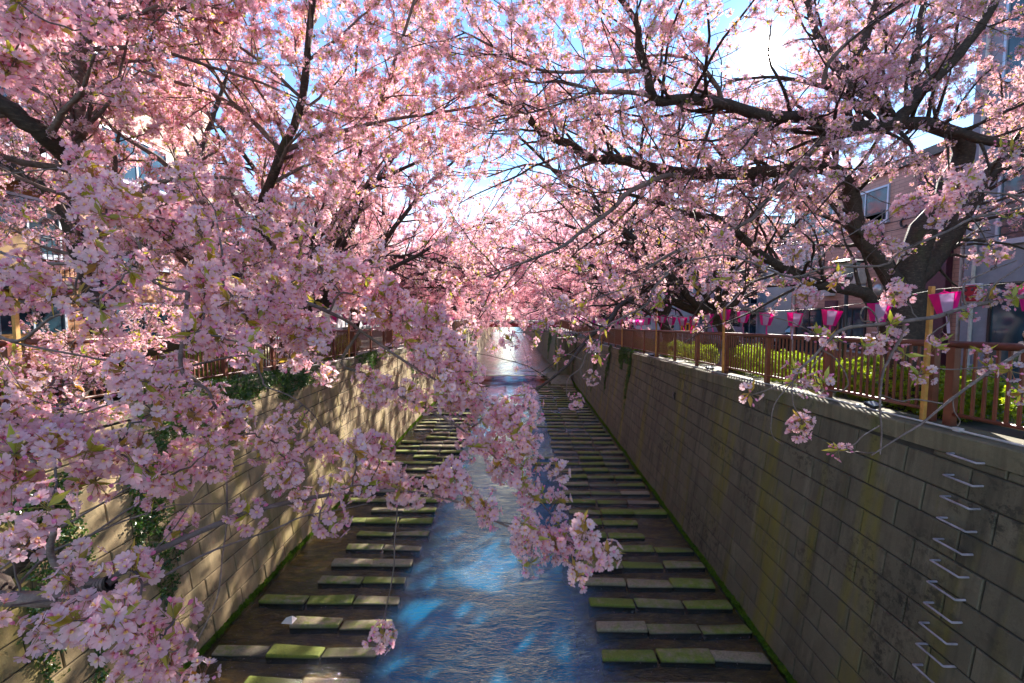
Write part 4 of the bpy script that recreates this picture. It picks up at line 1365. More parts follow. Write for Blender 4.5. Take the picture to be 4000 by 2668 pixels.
# ------------------------------------------------------------------ hedges and ivy
def rosette(n, ln, wd, seed, droop=0.25):
    t = Tmpl(); g = np.random.default_rng(seed)
    for i in range(n):
        a = i * 2.4 + g.uniform(-.3, .3); el = g.uniform(0.1, 1.2); L = ln * g.uniform(.7, 1.15); w = wd * g.uniform(.8, 1.1)
        d = Vector((math.cos(a) * math.cos(el), math.sin(a) * math.cos(el), math.sin(el)))
        sd = Vector((-math.sin(a), math.cos(a), 0)) * w
        up = Vector((0, 0, -droop * L))
        b0 = d * 0.01; m1 = d * L * .5; tip = d * L + up
        t.add([b0, m1 + sd + up * .1, tip, m1 - sd + up * .1, m1 - Vector((0, 0, w * .35))], [(0, 4, 1), (1, 4, 2), (2, 4, 3), (3, 4, 0)], 0)
    return t
HEDGE_T = [rosette(11, 0.055, 0.011, 60 + k) for k in range(3)]
def hedge(x0, x1, y0, y1, h, n, label):
    yc = (y0 + y1) / 2; zc = ztop(yc) - .2
    r_ = empty('azalea_hedge', ((x0 + x1) / 2, yc, zc))
    tag(r_, label, 'hedge', 'clipped azalea hedges behind the railings')
    g = np.random.default_rng(int(abs(x0 * 100 + y0 * 10)))
    u = g.uniform(-1, 1, (n, 3))
    u = u / np.maximum((np.abs(u) ** 4).sum(1, keepdims=True) ** .25, 1e-6) * g.uniform(.72, 1.0, (n, 1))
    hz = h * (0.88 + 0.16 * np.sin(u[:, 1] * 5 + y0) * np.cos(u[:, 0] * 3))
    P = np.stack([u[:, 0] * (x1 - x0) / 2, u[:, 1] * (y1 - y0) / 2, (u[:, 2] * .5 + .5) * hz + .08], 1)
    P += g.normal(0, .025, P.shape)
    rot = rand_rot(n, .9, g)
    o = scatter('foliage', P, rot, g.uniform(.8, 1.35, n), g.integers(0, 3, n), HEDGE_T, [M['hedge_leaf']], r_, 'stuff')
    mb = MB()
    for i in range(int(10 * (y1 - y0))):
        a = Vector((g.uniform(x0, x1) - (x0 + x1) / 2, g.uniform(y0, y1) - yc, 0)) * .75
        b_ = a + Vector((g.uniform(-.2, .2), g.uniform(-.2, .2), h * g.uniform(.6, .9)))
        mb.tube([a, a.lerp(b_, .5) + Vector((.03, .02, 0)), b_], [.012, .009, .004], 4, 0, False)
    s = mb.build('stems', M['stem'], r_); s['kind'] = 'stuff'
hedge(6.75, 8.0, 4.0, 6.9, .85, 2600, 'loose azalea hedge at the right edge in front of the walking person')
hedge(6.75, 8.1, 7.3, 11.4, .92, 5200, 'bright azalea hedge at the foot of the large right cherry')
hedge(6.8, 8.0, 11.9, 16.2, .9, 4200, 'bright azalea hedge between the first two right cherries')
hedge(6.9, 8.0, 18.6, 20.6, .8, 1600, 'round azalea bush by the third right pole')
hedge(6.9, 8.0, 21.8, 24.0, .8, 1600, 'round azalea bush beyond the third right pole')
hedge(6.9, 8.0, 27, 36, .9, 4000, 'long azalea hedge far along the right railing')
hedge(-9.6, -8.2, 4.5, 8.0, 1.0, 3600, 'azalea hedge at the left edge behind the railing')
hedge(-9.6, -8.2, 9.6, 15.5, 1.1, 6500, 'bright azalea hedge beyond the leaning left cherry')
hedge(-9.6, -8.2, 17, 25, 1.0, 5000, 'azalea hedge further along the left railing')

def ivy_leaf(k):
    t = Tmpl(); g = np.random.default_rng(80 + k)
    for i in range(5):
        c = Vector((g.uniform(-.05, .05), g.uniform(-.05, .05), g.uniform(0, .03))); a = g.uniform(0, 6.28); s = g.uniform(.022, .036)
        pts = [(0, -.6), (.7, -.35), (.5, .1), (0, 1.0), (-.5, .1), (-.7, -.35)]
        q = [c + Vector((math.cos(a) * x - math.sin(a) * y, math.sin(a) * x + math.cos(a) * y, .25 * abs(x) * -1)) * s for x, y in pts]
        q.append(c + Vector((0, 0, .004)))
        t.add(q, [(6, j, (j + 1) % 6) for j in range(6)], 0)
    return t
IVY_T = [ivy_leaf(k) for k in range(4)]
def ivy(s, y, z1, ln, wd, n, label, dx=0.0):
    """a hanging curtain of ivy on the wall face"""
    r_ = empty('ivy', (xface(s, z1, y) - s * (.03 + dx), y, z1))
    tag(r_, label, 'ivy', 'ivy hanging on the canal walls')
    g = np.random.default_rng(int(y * 100) + (1 if s > 0 else 0))
    t = g.random(n) ** 1.25
    strand = g.integers(0, 4, n)
    yo = (strand - 1.5) * wd * .45 + g.normal(0, wd * .22, n) * (1 - .6 * t) + .06 * np.sin(t * 9 + strand)
    keep = t < (0.45 + 0.55 * ((strand * 7 + int(y)) % 4) / 3)
    z = -t * ln + .12
    x = -s * (.02 + .07 * g.random(n) * (1 - .5 * t)) - s * BAT * (z * -1.0)
    top = z > 0
    x[top] += s * .05
    P = np.stack([x, yo, z], 1)[keep]
    k = len(P)
    rot = rand_rot(k, .6, g); rot[:, 1] += -s * 1.25
    scatter('leaves', P, rot, g.uniform(.75, 1.3, k), g.integers(0, 4, k), IVY_T, [M['ivy_leaf']], r_, 'stuff')
    mb = MB()
    for q in range(4):
        tt = np.linspace(0, .45 + .55 * ((q * 7 + int(y)) % 4) / 3, 8)
        mb.tube([(-s * (.015 - BAT * 0 + BAT * a * ln) , (q - 1.5) * wd * .45 + .06 * math.sin(a * 9 + q), -a * ln) for a in tt], .007, 4, 0, False)
    mb.build('stems', M['stem'], r_)['kind'] = 'stuff'
ivy(1, 24.0, ztop(24.0), 3.0, .22, 420, 'long ivy strand hanging on the right wall below the railing')
ivy(1, 25.6, ztop(25.6), 1.1, 1.1, 900, 'bushy ivy clump spilling over the right coping')
ivy(1, 29.5, ztop(29.5), 3.0, .35, 420, 'thin ivy strands on the right wall before the pier')
ivy(1, 34.0, ztop(34.0), 3.6, .7, 700, 'dark ivy curtain on the right wall near the pier')
ivy(1, 47.4, ztop(47.0), 3.9, 1.1, 900, 'ivy curtain covering the pier on the right')
ivy(-1, 30.0, ztop(30), 2.6, .8, 800, 'bright ivy hanging on the left wall, middle distance')
ivy(-1, 38.0, ztop(38), 3.8, 1.0, 900, 'ivy curtain on the left wall before the pier')
ivy(-1, 47.4, ztop(47), 3.6, 1.2, 900, 'ivy covering the pier on the left')
ivy(1, 55.0, ztop(55) - .1, 4.2, 3.0, 1500, 'ivy curtain on the right wall between pier and bridge', .95)
ivy(1, 64.0, ztop(64) - .1, 4.0, 3.6, 1300, 'ivy curtain on the right wall close to the bridge', .95)
ivy(-1, 54.0, ztop(54) - .1, 3.2, 2.0, 1000, 'ivy curtain on the left wall between pier and bridge', .6)
ivy(-1, 65.0, ztop(65) - .1, 3.4, 2.6, 900, 'ivy curtain on the left wall close to the bridge', .6)
ivy(-1, 13.5, ztop(13.5), .9, 2.2, 1500, 'ivy spilling over the left coping beside the second pole')
ivy(-1, 10.2, ztop(10.2), 1.5, 1.8, 1500, 'ivy spilling over the left coping under the leaning cherry')
ivy(-1, 8.4, 4.1, 3.4, .5, 900, 'ivy strands low on the left wall behind the blossom sprays')
ivy(-1, 6.6, 4.4, 3.9, .55, 1100, 'ivy strands on the left wall at the lower left edge')
ivy(-1, 21.5, ztop(21.5), .8, 1.6, 700, 'low ivy tuft on the left coping by the third pole')

# fallen petals on the blocks and drifting on the water
def petal_tmpl():
    t = Tmpl(); t.add([(0, 0, 0), (.006, .004, .001), (.012, 0, .002), (.006, -.004, .001)], [(0, 1, 2, 3)], 0)
    return t
g = np.random.default_rng(91); n = 1500
px_ = np.where(g.random(n) < .5, g.uniform(-6.3, -2.6, n), g.uniform(1.4, 5.0, n)); py_ = 7 + 22 * g.random(n) ** 1.4
o = scatter('fallen_petals', np.stack([px_, py_, np.full(n, .012)], 1), rand_rot(n, .15, g), g.uniform(1.0, 1.8, n), np.zeros(n, dtype=int), [petal_tmpl()], [M['petal']], None, 'stuff')
tag(o, 'pale fallen petals drifting on the water between the blocks', 'petals')

# ================================================================== CHERRY TREES
def frame_of(d):
    d = Vector(d).normalized()
    a = d.orthogonal().normalized()
    return a, d.cross(a), d
def put_petals(t, c, d, rad, g, detail, mi=0):
    """one five-petalled flower at c facing d"""
    a, b, n = frame_of(d)
    rot0 = g.uniform(0, 6.28)
    cup = g.uniform(0.12, 0.55)
    for k in range(5):
        th = rot0 + k * 2 * math.pi / 5 + g.uniform(-.09, .09)
        u = a * math.cos(th) + b * math.sin(th)
        w = -a * math.sin(th) + b * math.cos(th)
        R_ = rad * g.uniform(.92, 1.06)
        cp = cup + g.uniform(-.1, .1)
        if detail == 2:
            rows = [(0.10, .05), (0.42, .30), (0.76, .43), (0.97, .24)]
            v, r = [], []
            for i, (q, hw) in enumerate(rows):
                for j in (-1, 0, 1):
                    qq = q - (0.10 if (i == 3 and j == 0) else 0)
                    z = cp * qq ** 1.6 + (0.07 if j else 0) * (q > .3) - 0.05 * (i == 3)
                    v.append(c + (u * qq + w * hw * j + n * z) * R_); r.append(qq)
            f = []
            for i in range(3):
                for j in range(2):
                    f.append((i * 3 + j, i * 3 + j + 1, i * 3 + j + 4, i * 3 + j + 3))
            t.add(v, f, mi, r)
        elif detail == 1:
            v = [c + u * .06 * R_, c + (u * .62 + w * .42 + n * cp * .45) * R_, c + (u * 1.0 + n * cp) * R_, c + (u * .62 - w * .42 + n * cp * .45) * R_]
            t.add(v, [(0, 1, 2, 3)], mi, [0.05, .65, 1, .65])
        else:
            v = [c, c + (u * .95 + w * .45 + n * cp) * R_, c + (u * .95 - w * .45 + n * cp) * R_]
            t.add(v, [(0, 1, 2)], mi, [0.1, .9, .9])
def stalk(t, p0, p1, r, mi):
    d = (p1 - p0); a, b, _ = frame_of(d)
    v = []
    for p, q in ((p0, r * .8), (p1, r)):
        for k in range(3):
            th = k * 2.094
            v.append(p + (a * math.cos(th) + b * math.sin(th)) * q)
    t.add(v, [(0, 1, 4, 3), (1, 2, 5, 4), (2, 0, 3, 5)], mi)
def leafblade(t, p, d, ln, wd, mi, g):
    a, b, n = frame_of(d)
    th = g.uniform(0, 6.28); s = a * math.cos(th) + b * math.sin(th); up = n.cross(s)
    v = [p, p + n * ln * .45 + s * wd + up * wd * .3, p + n * ln, p + n * ln * .45 - s * wd + up * wd * .3, p + n * ln * .5 - up * wd * .1]
    t.add(v, [(0, 4, 1), (1, 4, 2), (2, 4, 3), (3, 4, 0)], mi)
# slots: 0 petal 1 stalk 2 calyx 3 stamen 4 bud 5 leaf
BLOSSOM_MATS = [M['petal'], M['pedicel'], M['calyx'], M['stamen'], M['bud'], M['young_leaf']]
FAR_MATS = [M['petal_far'], M['pedicel'], M['calyx'], M['stamen'], M['bud'], M['young_leaf']]
def cluster(seed, detail, n=13, frad=.0185, reach=.047, buds=3, leaves=4, spread=1.0):
    t = Tmpl(); g = np.random.default_rng(seed)
    for i in range(n):
        z = 1 - (i + .5) / n * (1.05 + .55 * spread)
        th = i * 2.39996 + g.uniform(-.3, .3)
        q = math.sqrt(max(0, 1 - z * z))
        d = Vector((q * math.cos(th), q * math.sin(th), z + g.uniform(-.15, .15))).normalized()
        p0 = Vector(g.uniform(-.006, .006, 3).tolist())
        c = p0 + d * reach * g.uniform(.72, 1.12) + Vector((0, 0, -.006))
        face = (d + Vector(g.uniform(-.45, .45, 3).tolist())).normalized()
        if detail >= 1:
            stalk(t, p0, c - face * .006, .0009 if detail == 2 else .0013, 1)
        if detail == 2:
            a, b, nn = frame_of(face)
            v = [c - face * .009] + [c - face * .001 + (a * math.cos(k * 1.2566) + b * math.sin(k * 1.2566)) * .0034 for k in range(5)]
            t.add(v, [(0, 1 + k, 1 + (k + 1) % 5) for k in range(5)], 2)
            v = []
            sf = []
            for k in range(9):
                th2 = k * .7; e = (a * math.cos(th2) + b * math.sin(th2)) * .42 + face * .9
                e = e.normalized() * .0075 * g.uniform(.8, 1.15); sd = nn.cross(e).normalized() * .0006
                v += [c - sd, c + sd, c + e + sd * 1.6, c + e - sd * 1.6]; sf.append((4 * k, 4 * k + 1, 4 * k + 2, 4 * k + 3))
            t.add(v, sf, 3)
        put_petals(t, c, face, frad * g.uniform(.9, 1.1), g, detail)
    for i in range(buds):
        d = Vector(g.normal(0, 1, 3).tolist()).normalized()
        c = d * reach * g.uniform(.6, .95)
        stalk(t, Vector((0, 0, 0)), c, .0009 if detail == 2 else .0015, 1)
        a, b, nn = frame_of(d); v = [c - d * .002]
        for h, r in ((.004, .0042), (.009, .0045)):
            v += [c + d * h + (a * math.cos(k * 1.5708) + b * math.sin(k * 1.5708)) * r for k in range(4)]
        v.append(c + d * .014)
        f = [(0, 1 + k, 1 + (k + 1) % 4) for k in range(4)] + [(1 + k, 1 + (k + 1) % 4, 5 + (k + 1) % 4, 5 + k) for k in range(4)] + [(9, 5 + k, 5 + (k + 1) % 4) for k in range(4)]
        t.add(v, f, 4)
    for i in range(leaves):
        d = Vector((g.normal(0, .7), g.normal(0, .7), g.uniform(.2, 1))).normalized()
        leafblade(t, Vector((0, 0, 0)), d, .052 * g.uniform(.7, 1.3), .0085, 5, g)
    return t
HI = [cluster(100 + k, 2, n) for k, n in enumerate((14, 12, 15, 10, 13))]
HI += [cluster(120, 2, 4, .0175, .042, 6, 5)]                     # half-open tufts on the right-hand twigs
MID = [cluster(200 + k, 1, 11, .021, .05, 2, 4) for k in range(4)] + [cluster(206, 1, 5, .02, .05, 4, 5)]
def far_spray(seed):
    t = Tmpl(); g = np.random.default_rng(seed)
    for i in range(26):
        c = Vector((g.normal(0, .055), g.normal(0, .055), g.normal(0, .045)))
        put_petals(t, c, Vector(g.normal(0, 1, 3).tolist()), .026, g, 0)
    for i in range(5):
        leafblade(t, Vector(g.normal(0, .05, 3).tolist()), g.normal(0, 1, 3), .05, .009, 5, g)
    return t
FAR = [far_spray(300 + k) for k in range(4)]
HI_ME = [t.mesh('blossom_cluster', BLOSSOM_MATS) for t in HI]

# how densely the crowns flower in the parts of the view (pruned crowns: open sky mid-right, few blossoms low on the right)
GRID = np.array([
    [.98, .98, .98, .98, .98, .98, .95, .7, .85, .95, .98, .9, .95, .95, .98, .98],
    [.98, .98, .98, .98, .98, .98, .95, .92, .8, .75, .75, .75, .9, .95, .98, .98],
    [.9, .9, .95, .98, .98, .95, .8, .5, .42, .48, .6, .75, .8, .8, .85, .85],
    [.75, .8, .9, .98, .98, .95, .85, .55, .65, .75, .75, .65, .5, .4, .35, .4],
    [.65, .7, .85, .9, .98, .98, .98, .98, .98, .9, .7, .5, .25, .12, .14, .16],
    [.55, .5, .4, .35, .3, .4, .45, .4, .3, .15, 0, 0, 0, 0, 0, 0],
    [.3, .25, .1, 0, 0, 0, 0, 0, 0, 0, 0, 0, 0, 0, 0, 0],
    [0] * 16, [0] * 16, [0] * 16, [0] * 16])
def dens(P):
    u, v, d = proj(P)
    gx = np.clip(u / 250 - .5, 0, 14.999); gy = np.clip(v / 250 - .5, 0, 9.999)
    i, j = gx.astype(int), gy.astype(int); fx, fy = gx - i, gy - j
    r = GRID[j, i] * (1 - fx) * (1 - fy) + GRID[j, i + 1] * fx * (1 - fy) + GRID[j + 1, i] * (1 - fx) * fy + GRID[j + 1, i + 1] * fx * fy
    out = (u < -150) | (u > 4150) | (v < -150) | (v > 2800) | (d < .3)
    r = np.where(out, .6, r)
    near = (d < 3.4) & ~out
    # the sun stands in a gap between the boughs
    sun = np.hypot(u - 2969, v - 213)
    r = np.where((sun < 105) & (d > 0), r * np.clip((sun - 40) / 130, .04, 1), r)
    return np.where(near, 0.0, r), d

def tangents(path):
    t = np.zeros_like(path); t[1:-1] = path[2:] - path[:-2]; t[0] = path[1] - path[0]; t[-1] = path[-1] - path[-2]
    return nrm(t)
def spawn(paths, radii, spacing, t0, g):
    """points along limbs: position, direction, radius"""
    P, D, Rr = [], [], []
    for p, r in zip(paths, radii):
        seg = np.linalg.norm(np.diff(p, axis=0), axis=1); L = seg.sum()
        k = max(1, int(L * (1 - t0) / spacing))
        s = (t0 + (1 - t0) * (np.arange(k) + g.random(k)) / k) * L
        cum = np.concatenate([[0], np.cumsum(seg)])
        i = np.clip(np.searchsorted(cum, s) - 1, 0, len(seg) - 1)
        f = ((s - cum[i]) / np.maximum(seg[i], 1e-6))[:, None]
        P.append(p[i] * (1 - f) + p[i + 1] * f); D.append(nrm(p[i + 1] - p[i])); Rr.append(r[i] * (1 - f[:, 0]) + r[i + 1] * f[:, 0])
    return np.concatenate(P), np.concatenate(D), np.concatenate(Rr)
def grow(pos_, tan, L, P, ang, up, jit, g, pull=None):
    n = len(pos_)
    r = g.normal(size=(n, 3)); perp = nrm(r - (r * tan).sum(1, keepdims=True) * tan)
    a = g.uniform(ang[0], ang[1], n)[:, None]
    d = nrm(tan * np.cos(a) + perp * np.sin(a) + np.array([0, 0, up]))
    out = np.zeros((n, P, 3)); out[:, 0] = pos_
    st = (L / (P - 1))[:, None]
    for k in range(1, P):
        d = nrm(d + g.normal(0, jit, (n, 3)) + np.array([0, 0, up * .35]) + (pull if pull is not None else 0))
        out[:, k] = out[:, k - 1] + d * st
    return out

class Cherry:
    def __init__(s, loc, label, seed):
        s.root = empty('cherry_tree', loc)
        tag(s.root, label, 'cherry tree', 'blossoming cherry trees along the canal')
        s.o = np.array(loc, dtype=float)
        s.g = np.random.default_rng(seed)
        s.limbs, s.rads, s.pts, s.twigs = [], [], [], []
    def limb(s, path, r0, r1, name='limb', mat='bark', sides=9, n=None, gnarl=0.12, keep=True):
        path = np.asarray(path, dtype=float)
        L = np.linalg.norm(np.diff(path, axis=0), axis=1).sum()
        n = n or max(6, int(L / max(0.12, r0 * 1.2)))
        n = min(n, 48)
        p = resample(path, n)
        r = np.linspace(r0, r1, n)
        p[1:-1] += s.g.normal(0, gnarl, (n - 2, 3)) * r[1:-1, None]
        r = r * (1 + s.g.normal(0, .05, n))
        v, f = tube_np(p[None] - s.o, r[None], sides)
        cap = [tuple((n - 1) * sides + k for k in range(sides))]
        me = mesh_np(name, v, f, M[mat])
        link(name, me, s.root)
        if keep:
            s.limbs.append(p); s.rads.append(r)
        return p
    def ramify(s, sp2, L2, sp3, L3, spc, prune=True, t0=.18, up=.1, mat2='bark_young', thin=1.0, pull=None, drop=.5):
        g = s.g
        P, D, Rr = spawn(s.limbs, s.rads, sp2, t0, g)
        n = len(P)
        b = grow(P, D, g.uniform(L2[0], L2[1], n), 9, (.5, 1.15), up, .13, g, pull)
        if prune:
            dn, dd = dens(b[:, 5]); keep = g.random(n) < np.clip(dn * 1.6 + .05, 0, 1) * (dn > .03)
            dn2, _ = dens(b[:, -1]); keep &= dn2 > .03
            b, Rr = b[keep], Rr[keep]
        n = len(b)
        rb = np.clip(Rr * .45, .010, .05) * thin
        r2 = rb[:, None] * np.linspace(1, .25, 9)[None]
        v, f = tube_np(b - s.o, r2, 5)
        o = link('branches', mesh_np('branches', v, f, M[mat2]), s.root); o['kind'] = 'stuff'
        P, D, Rr = spawn(list(b), list(r2), sp3, .12, g)
        n = len(P)
        t = grow(P, D, g.uniform(L3[0], L3[1], n), 5, (.45, 1.1), up * .6, .16, g)
        if prune:
            dn, dd = dens(t[:, -1]); keep = g.random(n) < np.clip(dn * 1.5 + .12, 0, 1) * (dn > .03)
            t, Rr = t[keep], Rr[keep]
        n = len(t)
        r3 = np.clip(Rr * .5, .0028, .009)[:, None] * thin * np.linspace(1, .45, 5)[None]
        s.twigs.append((t, r3))
        # blossom tufts along the twigs and at their tips
        ln = np.linalg.norm(np.diff(t, axis=1), axis=2).sum(1)
        per = np.maximum(1, (ln / spc).astype(int))
        idx = np.repeat(np.arange(n), per)
        tt = g.random(len(idx)) ** .8 * 3.999
        k = tt.astype(int); fr = (tt - k)[:, None]
        C = t[idx, k] * (1 - fr) + t[idx, k + 1] * fr
        C = np.vstack([C, t[:, -1]]) + g.normal(0, .022, (len(C) + n, 3))
        if prune:
            dn, dd = dens(C); C = C[g.random(len(C)) < dn]
            # the right-hand crowns are thin where the sun reaches through to the boughs by the bridge
            if s.o[0] > 0:
                q = C - np.array(SUN_DIR) * ((C[:, 1] - 1.7) / SUN_DIR.y)[:, None]
                lit = (q[:, 0] > -3.4) & (q[:, 0] < 1.4) & (q[:, 2] > 5.0) & (q[:, 2] < 8.4)
                C = C[~lit | (g.random(len(C)) < .65)]
            # blossom grows on the thin wood: the thick limbs stay mostly bare
            grid = np.zeros((112, 168))
            for p, r in zip(s.limbs, s.rads):
                pp = resample(p, 160); u, v_, d_ = proj(pp); ok = (d_ > 1) & (u > 0) & (u < 4000) & (v_ > 0) & (v_ < 2668)
                grid[(v_[ok] / 24).astype(int), (u[ok] / 24).astype(int)] = d_[ok]
            gd = grid.copy()
            for ax in (0, 1):
                for sh in (1, -1): gd = np.maximum(gd, np.roll(grid, sh, ax))
            grid = gd
            u, v_, d_ = proj(C)
            ins = (d_ > 1) & (u > 0) & (u < 4000) & (v_ > 0) & (v_ < 2668)
            cell = np.where(ins, grid[np.clip((v_ / 24).astype(int), 0, 110), np.clip((u / 24).astype(int), 0, 166)], 0)
            hide = (cell > d_) & (g.random(len(C)) < .65)
            C = C[~hide]
        s.pts.append(C)
    def finish(s, tmpl, mats, scale=(.85, 1.25), sides=3):
        if s.twigs:
            vs, fs, k = [], [], 0
            for t, r in s.twigs:
                v, f = tube_np(t - s.o, r, sides)
                vs.append(v); fs.append(f + k); k += len(v)
            o = link('twigs', mesh_np('twigs', np.vstack(vs), np.vstack(fs), M['twig']), s.root); o['kind'] = 'stuff'
        if s.pts:
            C = np.vstack(s.pts); n = len(C)
            scatter('blossoms', C - s.o, rand_rot(n, math.pi, s.g), s.g.uniform(scale[0], scale[1], n), s.g.integers(0, len(tmpl), n), tmpl, mats, s.root, 'stuff')
            return n
        return 0
def PX(px, d): return px * .5677 / 2 * d / FPX

# ---- the two near trees whose boughs are traced from the photograph ------------------------------
def big_left():
    t = Cherry((-8.45, 9.4, ztop(9.4) - .2), 'large leaning cherry with dark limbs behind the left railing', 11)
    base = np.array([-8.45, 9.4, ztop(9.4) - .25])
    fork = T(4, 830, 880, 9.0)
    t.limb([base, base * .5 + fork * .5 + [-.1, 0, 0], fork], .34, .26, 'trunk', 'bark', 14, keep=False)
    t.limb(np.vstack([[fork], TR(4, [(700, 650, 9), (640, 400, 9), (560, 200, 8.8)]), TR(1, [(450, 1400, 8.6), (250, 1280, 8.4), (90, 1150, 8.2), (-150, 950, 8.0), (-400, 650, 8)])]), .21, .09)
    l2 = np.vstack([[fork], TR(4, [(1050, 840, 8.6), (1250, 780, 8.2), (1480, 640, 7.8), (1750, 560, 7.5), (1930, 420, 7.0), (1880, 200, 6.6)]), TR(1, [(1800, 1560, 6.3), (1810, 1390, 6.2), (1940, 1050, 5.8), (2080, 700, 5.5), (2120, 300, 5.2), (2160, -50, 5.0), (2200, -400, 4.8)])])
    t.limb(l2, .125, .022, n=46)
    t.limb(np.vstack([[fork], TR(4, [(650, 980, 8.6), (500, 1060, 8.2), (400, 1110, 7.9), (200, 1180, 7.5), (-50, 1250, 7.2), (-300, 1330, 7)])]), .14, .06)
    t.limb(np.vstack([TR(4, [(700, 960, 8.7), (590, 1100, 8.0), (500, 1230, 7.6), (380, 1380, 7.2)])]), .10, .04)
    bb = np.vstack([TR(4, [(1480, 640, 7.8), (1450, 350, 7), (1300, 160, 6.5), (1040, 20, 6)]), TR(1, [(760, 1310, 5.2), (650, 1240, 5.1), (450, 1060, 4.7), (250, 890, 4.4), (0, 715, 4.2), (-250, 560, 4)])])
    t.limb(bb, .11, .075)
    Y = 'bark_young'
    t.limb(TR(1, [(560, 1160, 4.95), (542, 1090, 4.9), (545, 600, 4.6), (548, 300, 4.4), (545, -150, 4.2)]), .055, .048, 'limb', Y, 10, gnarl=.05)
    t.limb(TR(1, [(595, 290, 4.4), (720, 180, 4.4), (900, 100, 4.5), (1180, 65, 4.6), (1350, 40, 4.7), (1510, 60, 4.8)]), .026, .012, 'branch', Y)
    t.limb(TR(1, [(590, 345, 4.45), (930, 325, 4.6), (1150, 360, 4.7), (1450, 460, 4.9), (1800, 570, 5.1), (2080, 690, 5.2)]), .022, .010, 'branch', Y)
    t.limb(TR(1, [(530, 370, 4.4), (300, 375, 4.3), (120, 420, 4.2)]), .014, .008, 'branch', Y)
    t.limb(TR(1, [(1940, 1050, 5.8), (1770, 860, 5.7), (1600, 720, 5.6), (1320, 600, 5.5), (950, 480, 5.4), (620, 330, 5.3)]), .034, .012, 'branch', Y)
    t.limb(np.vstack([TR(1, [(1960, 1040, 5.8), (2200, 930, 5.8), (2340, 905, 5.8)]), TR(2, [(230, 845, 5.9), (560, 790, 6.0), (900, 740, 6.1), (1040, 690, 6.2)])]), .034, .012, 'branch', Y)
    t.limb(TR(2, [(230, 840, 5.9), (290, 650, 5.8), (340, 530, 5.7), (380, 380, 5.6), (430, 230, 5.5), (500, 0, 5.4), (540, -250, 5.3)]), .028, .014, 'branch', Y)
    t.limb(TR(1, [(1400, 1400, 6.0), (1150, 1140, 5.8), (950, 1000, 5.6), (780, 890, 5.5), (660, 740, 5.4), (600, 560, 5.3)]), .034, .012, 'branch', Y)
    t.limb(TR(1, [(1700, 790, 5.5), (1580, 680, 5.5), (1480, 500, 5.4), (1340, 280, 5.3), (1180, 80, 5.2)]), .022, .012, 'branch', Y)
    t.limb(TR(1, [(2090, 690, 5.5), (1850, 470, 5.3), (1600, 290, 5.2), (1380, 140, 5.0), (1200, -50, 4.9)]), .022, .010, 'branch', Y)
    t.limb(TR(1, [(480, 760, 4.6), (400, 700, 4.6), (240, 620, 4.5), (0, 500, 4.4), (-200, 400, 4.3)]), .018, .012, 'branch', Y)
    t.limb(TR(1, [(90, 1150, 8.2), (300, 1000, 8.6), (600, 700, 9), (900, 400, 9.4), (1200, 100, 9.6), (1400, -200, 9.8)]), .09, .03)
    t.limb(TR(4, [(700, 650, 9), (900, 300, 9.4), (1100, -100, 9.8)]) .tolist() + TR(1, [(1350, 1100, 10.2), (1500, 700, 10.5), (1650, 300, 10.8)]).tolist(), .12, .03)
    t.limb(TR(4, [(1930, 420, 7.0), (2100, 200, 7.2), (2300, 60, 7.5)]).tolist() + TR(2, [(150, 1300, 7.8), (450, 1150, 8.2), (700, 1050, 8.6)]).tolist(), .06, .018)
    t.ramify(.21, (.7, 1.9), .135, (.22, .62), .062, True, .10, .06)
    print('big left blossoms', t.finish(MID, BLOSSOM_MATS, (.85, 1.25)))
    return t
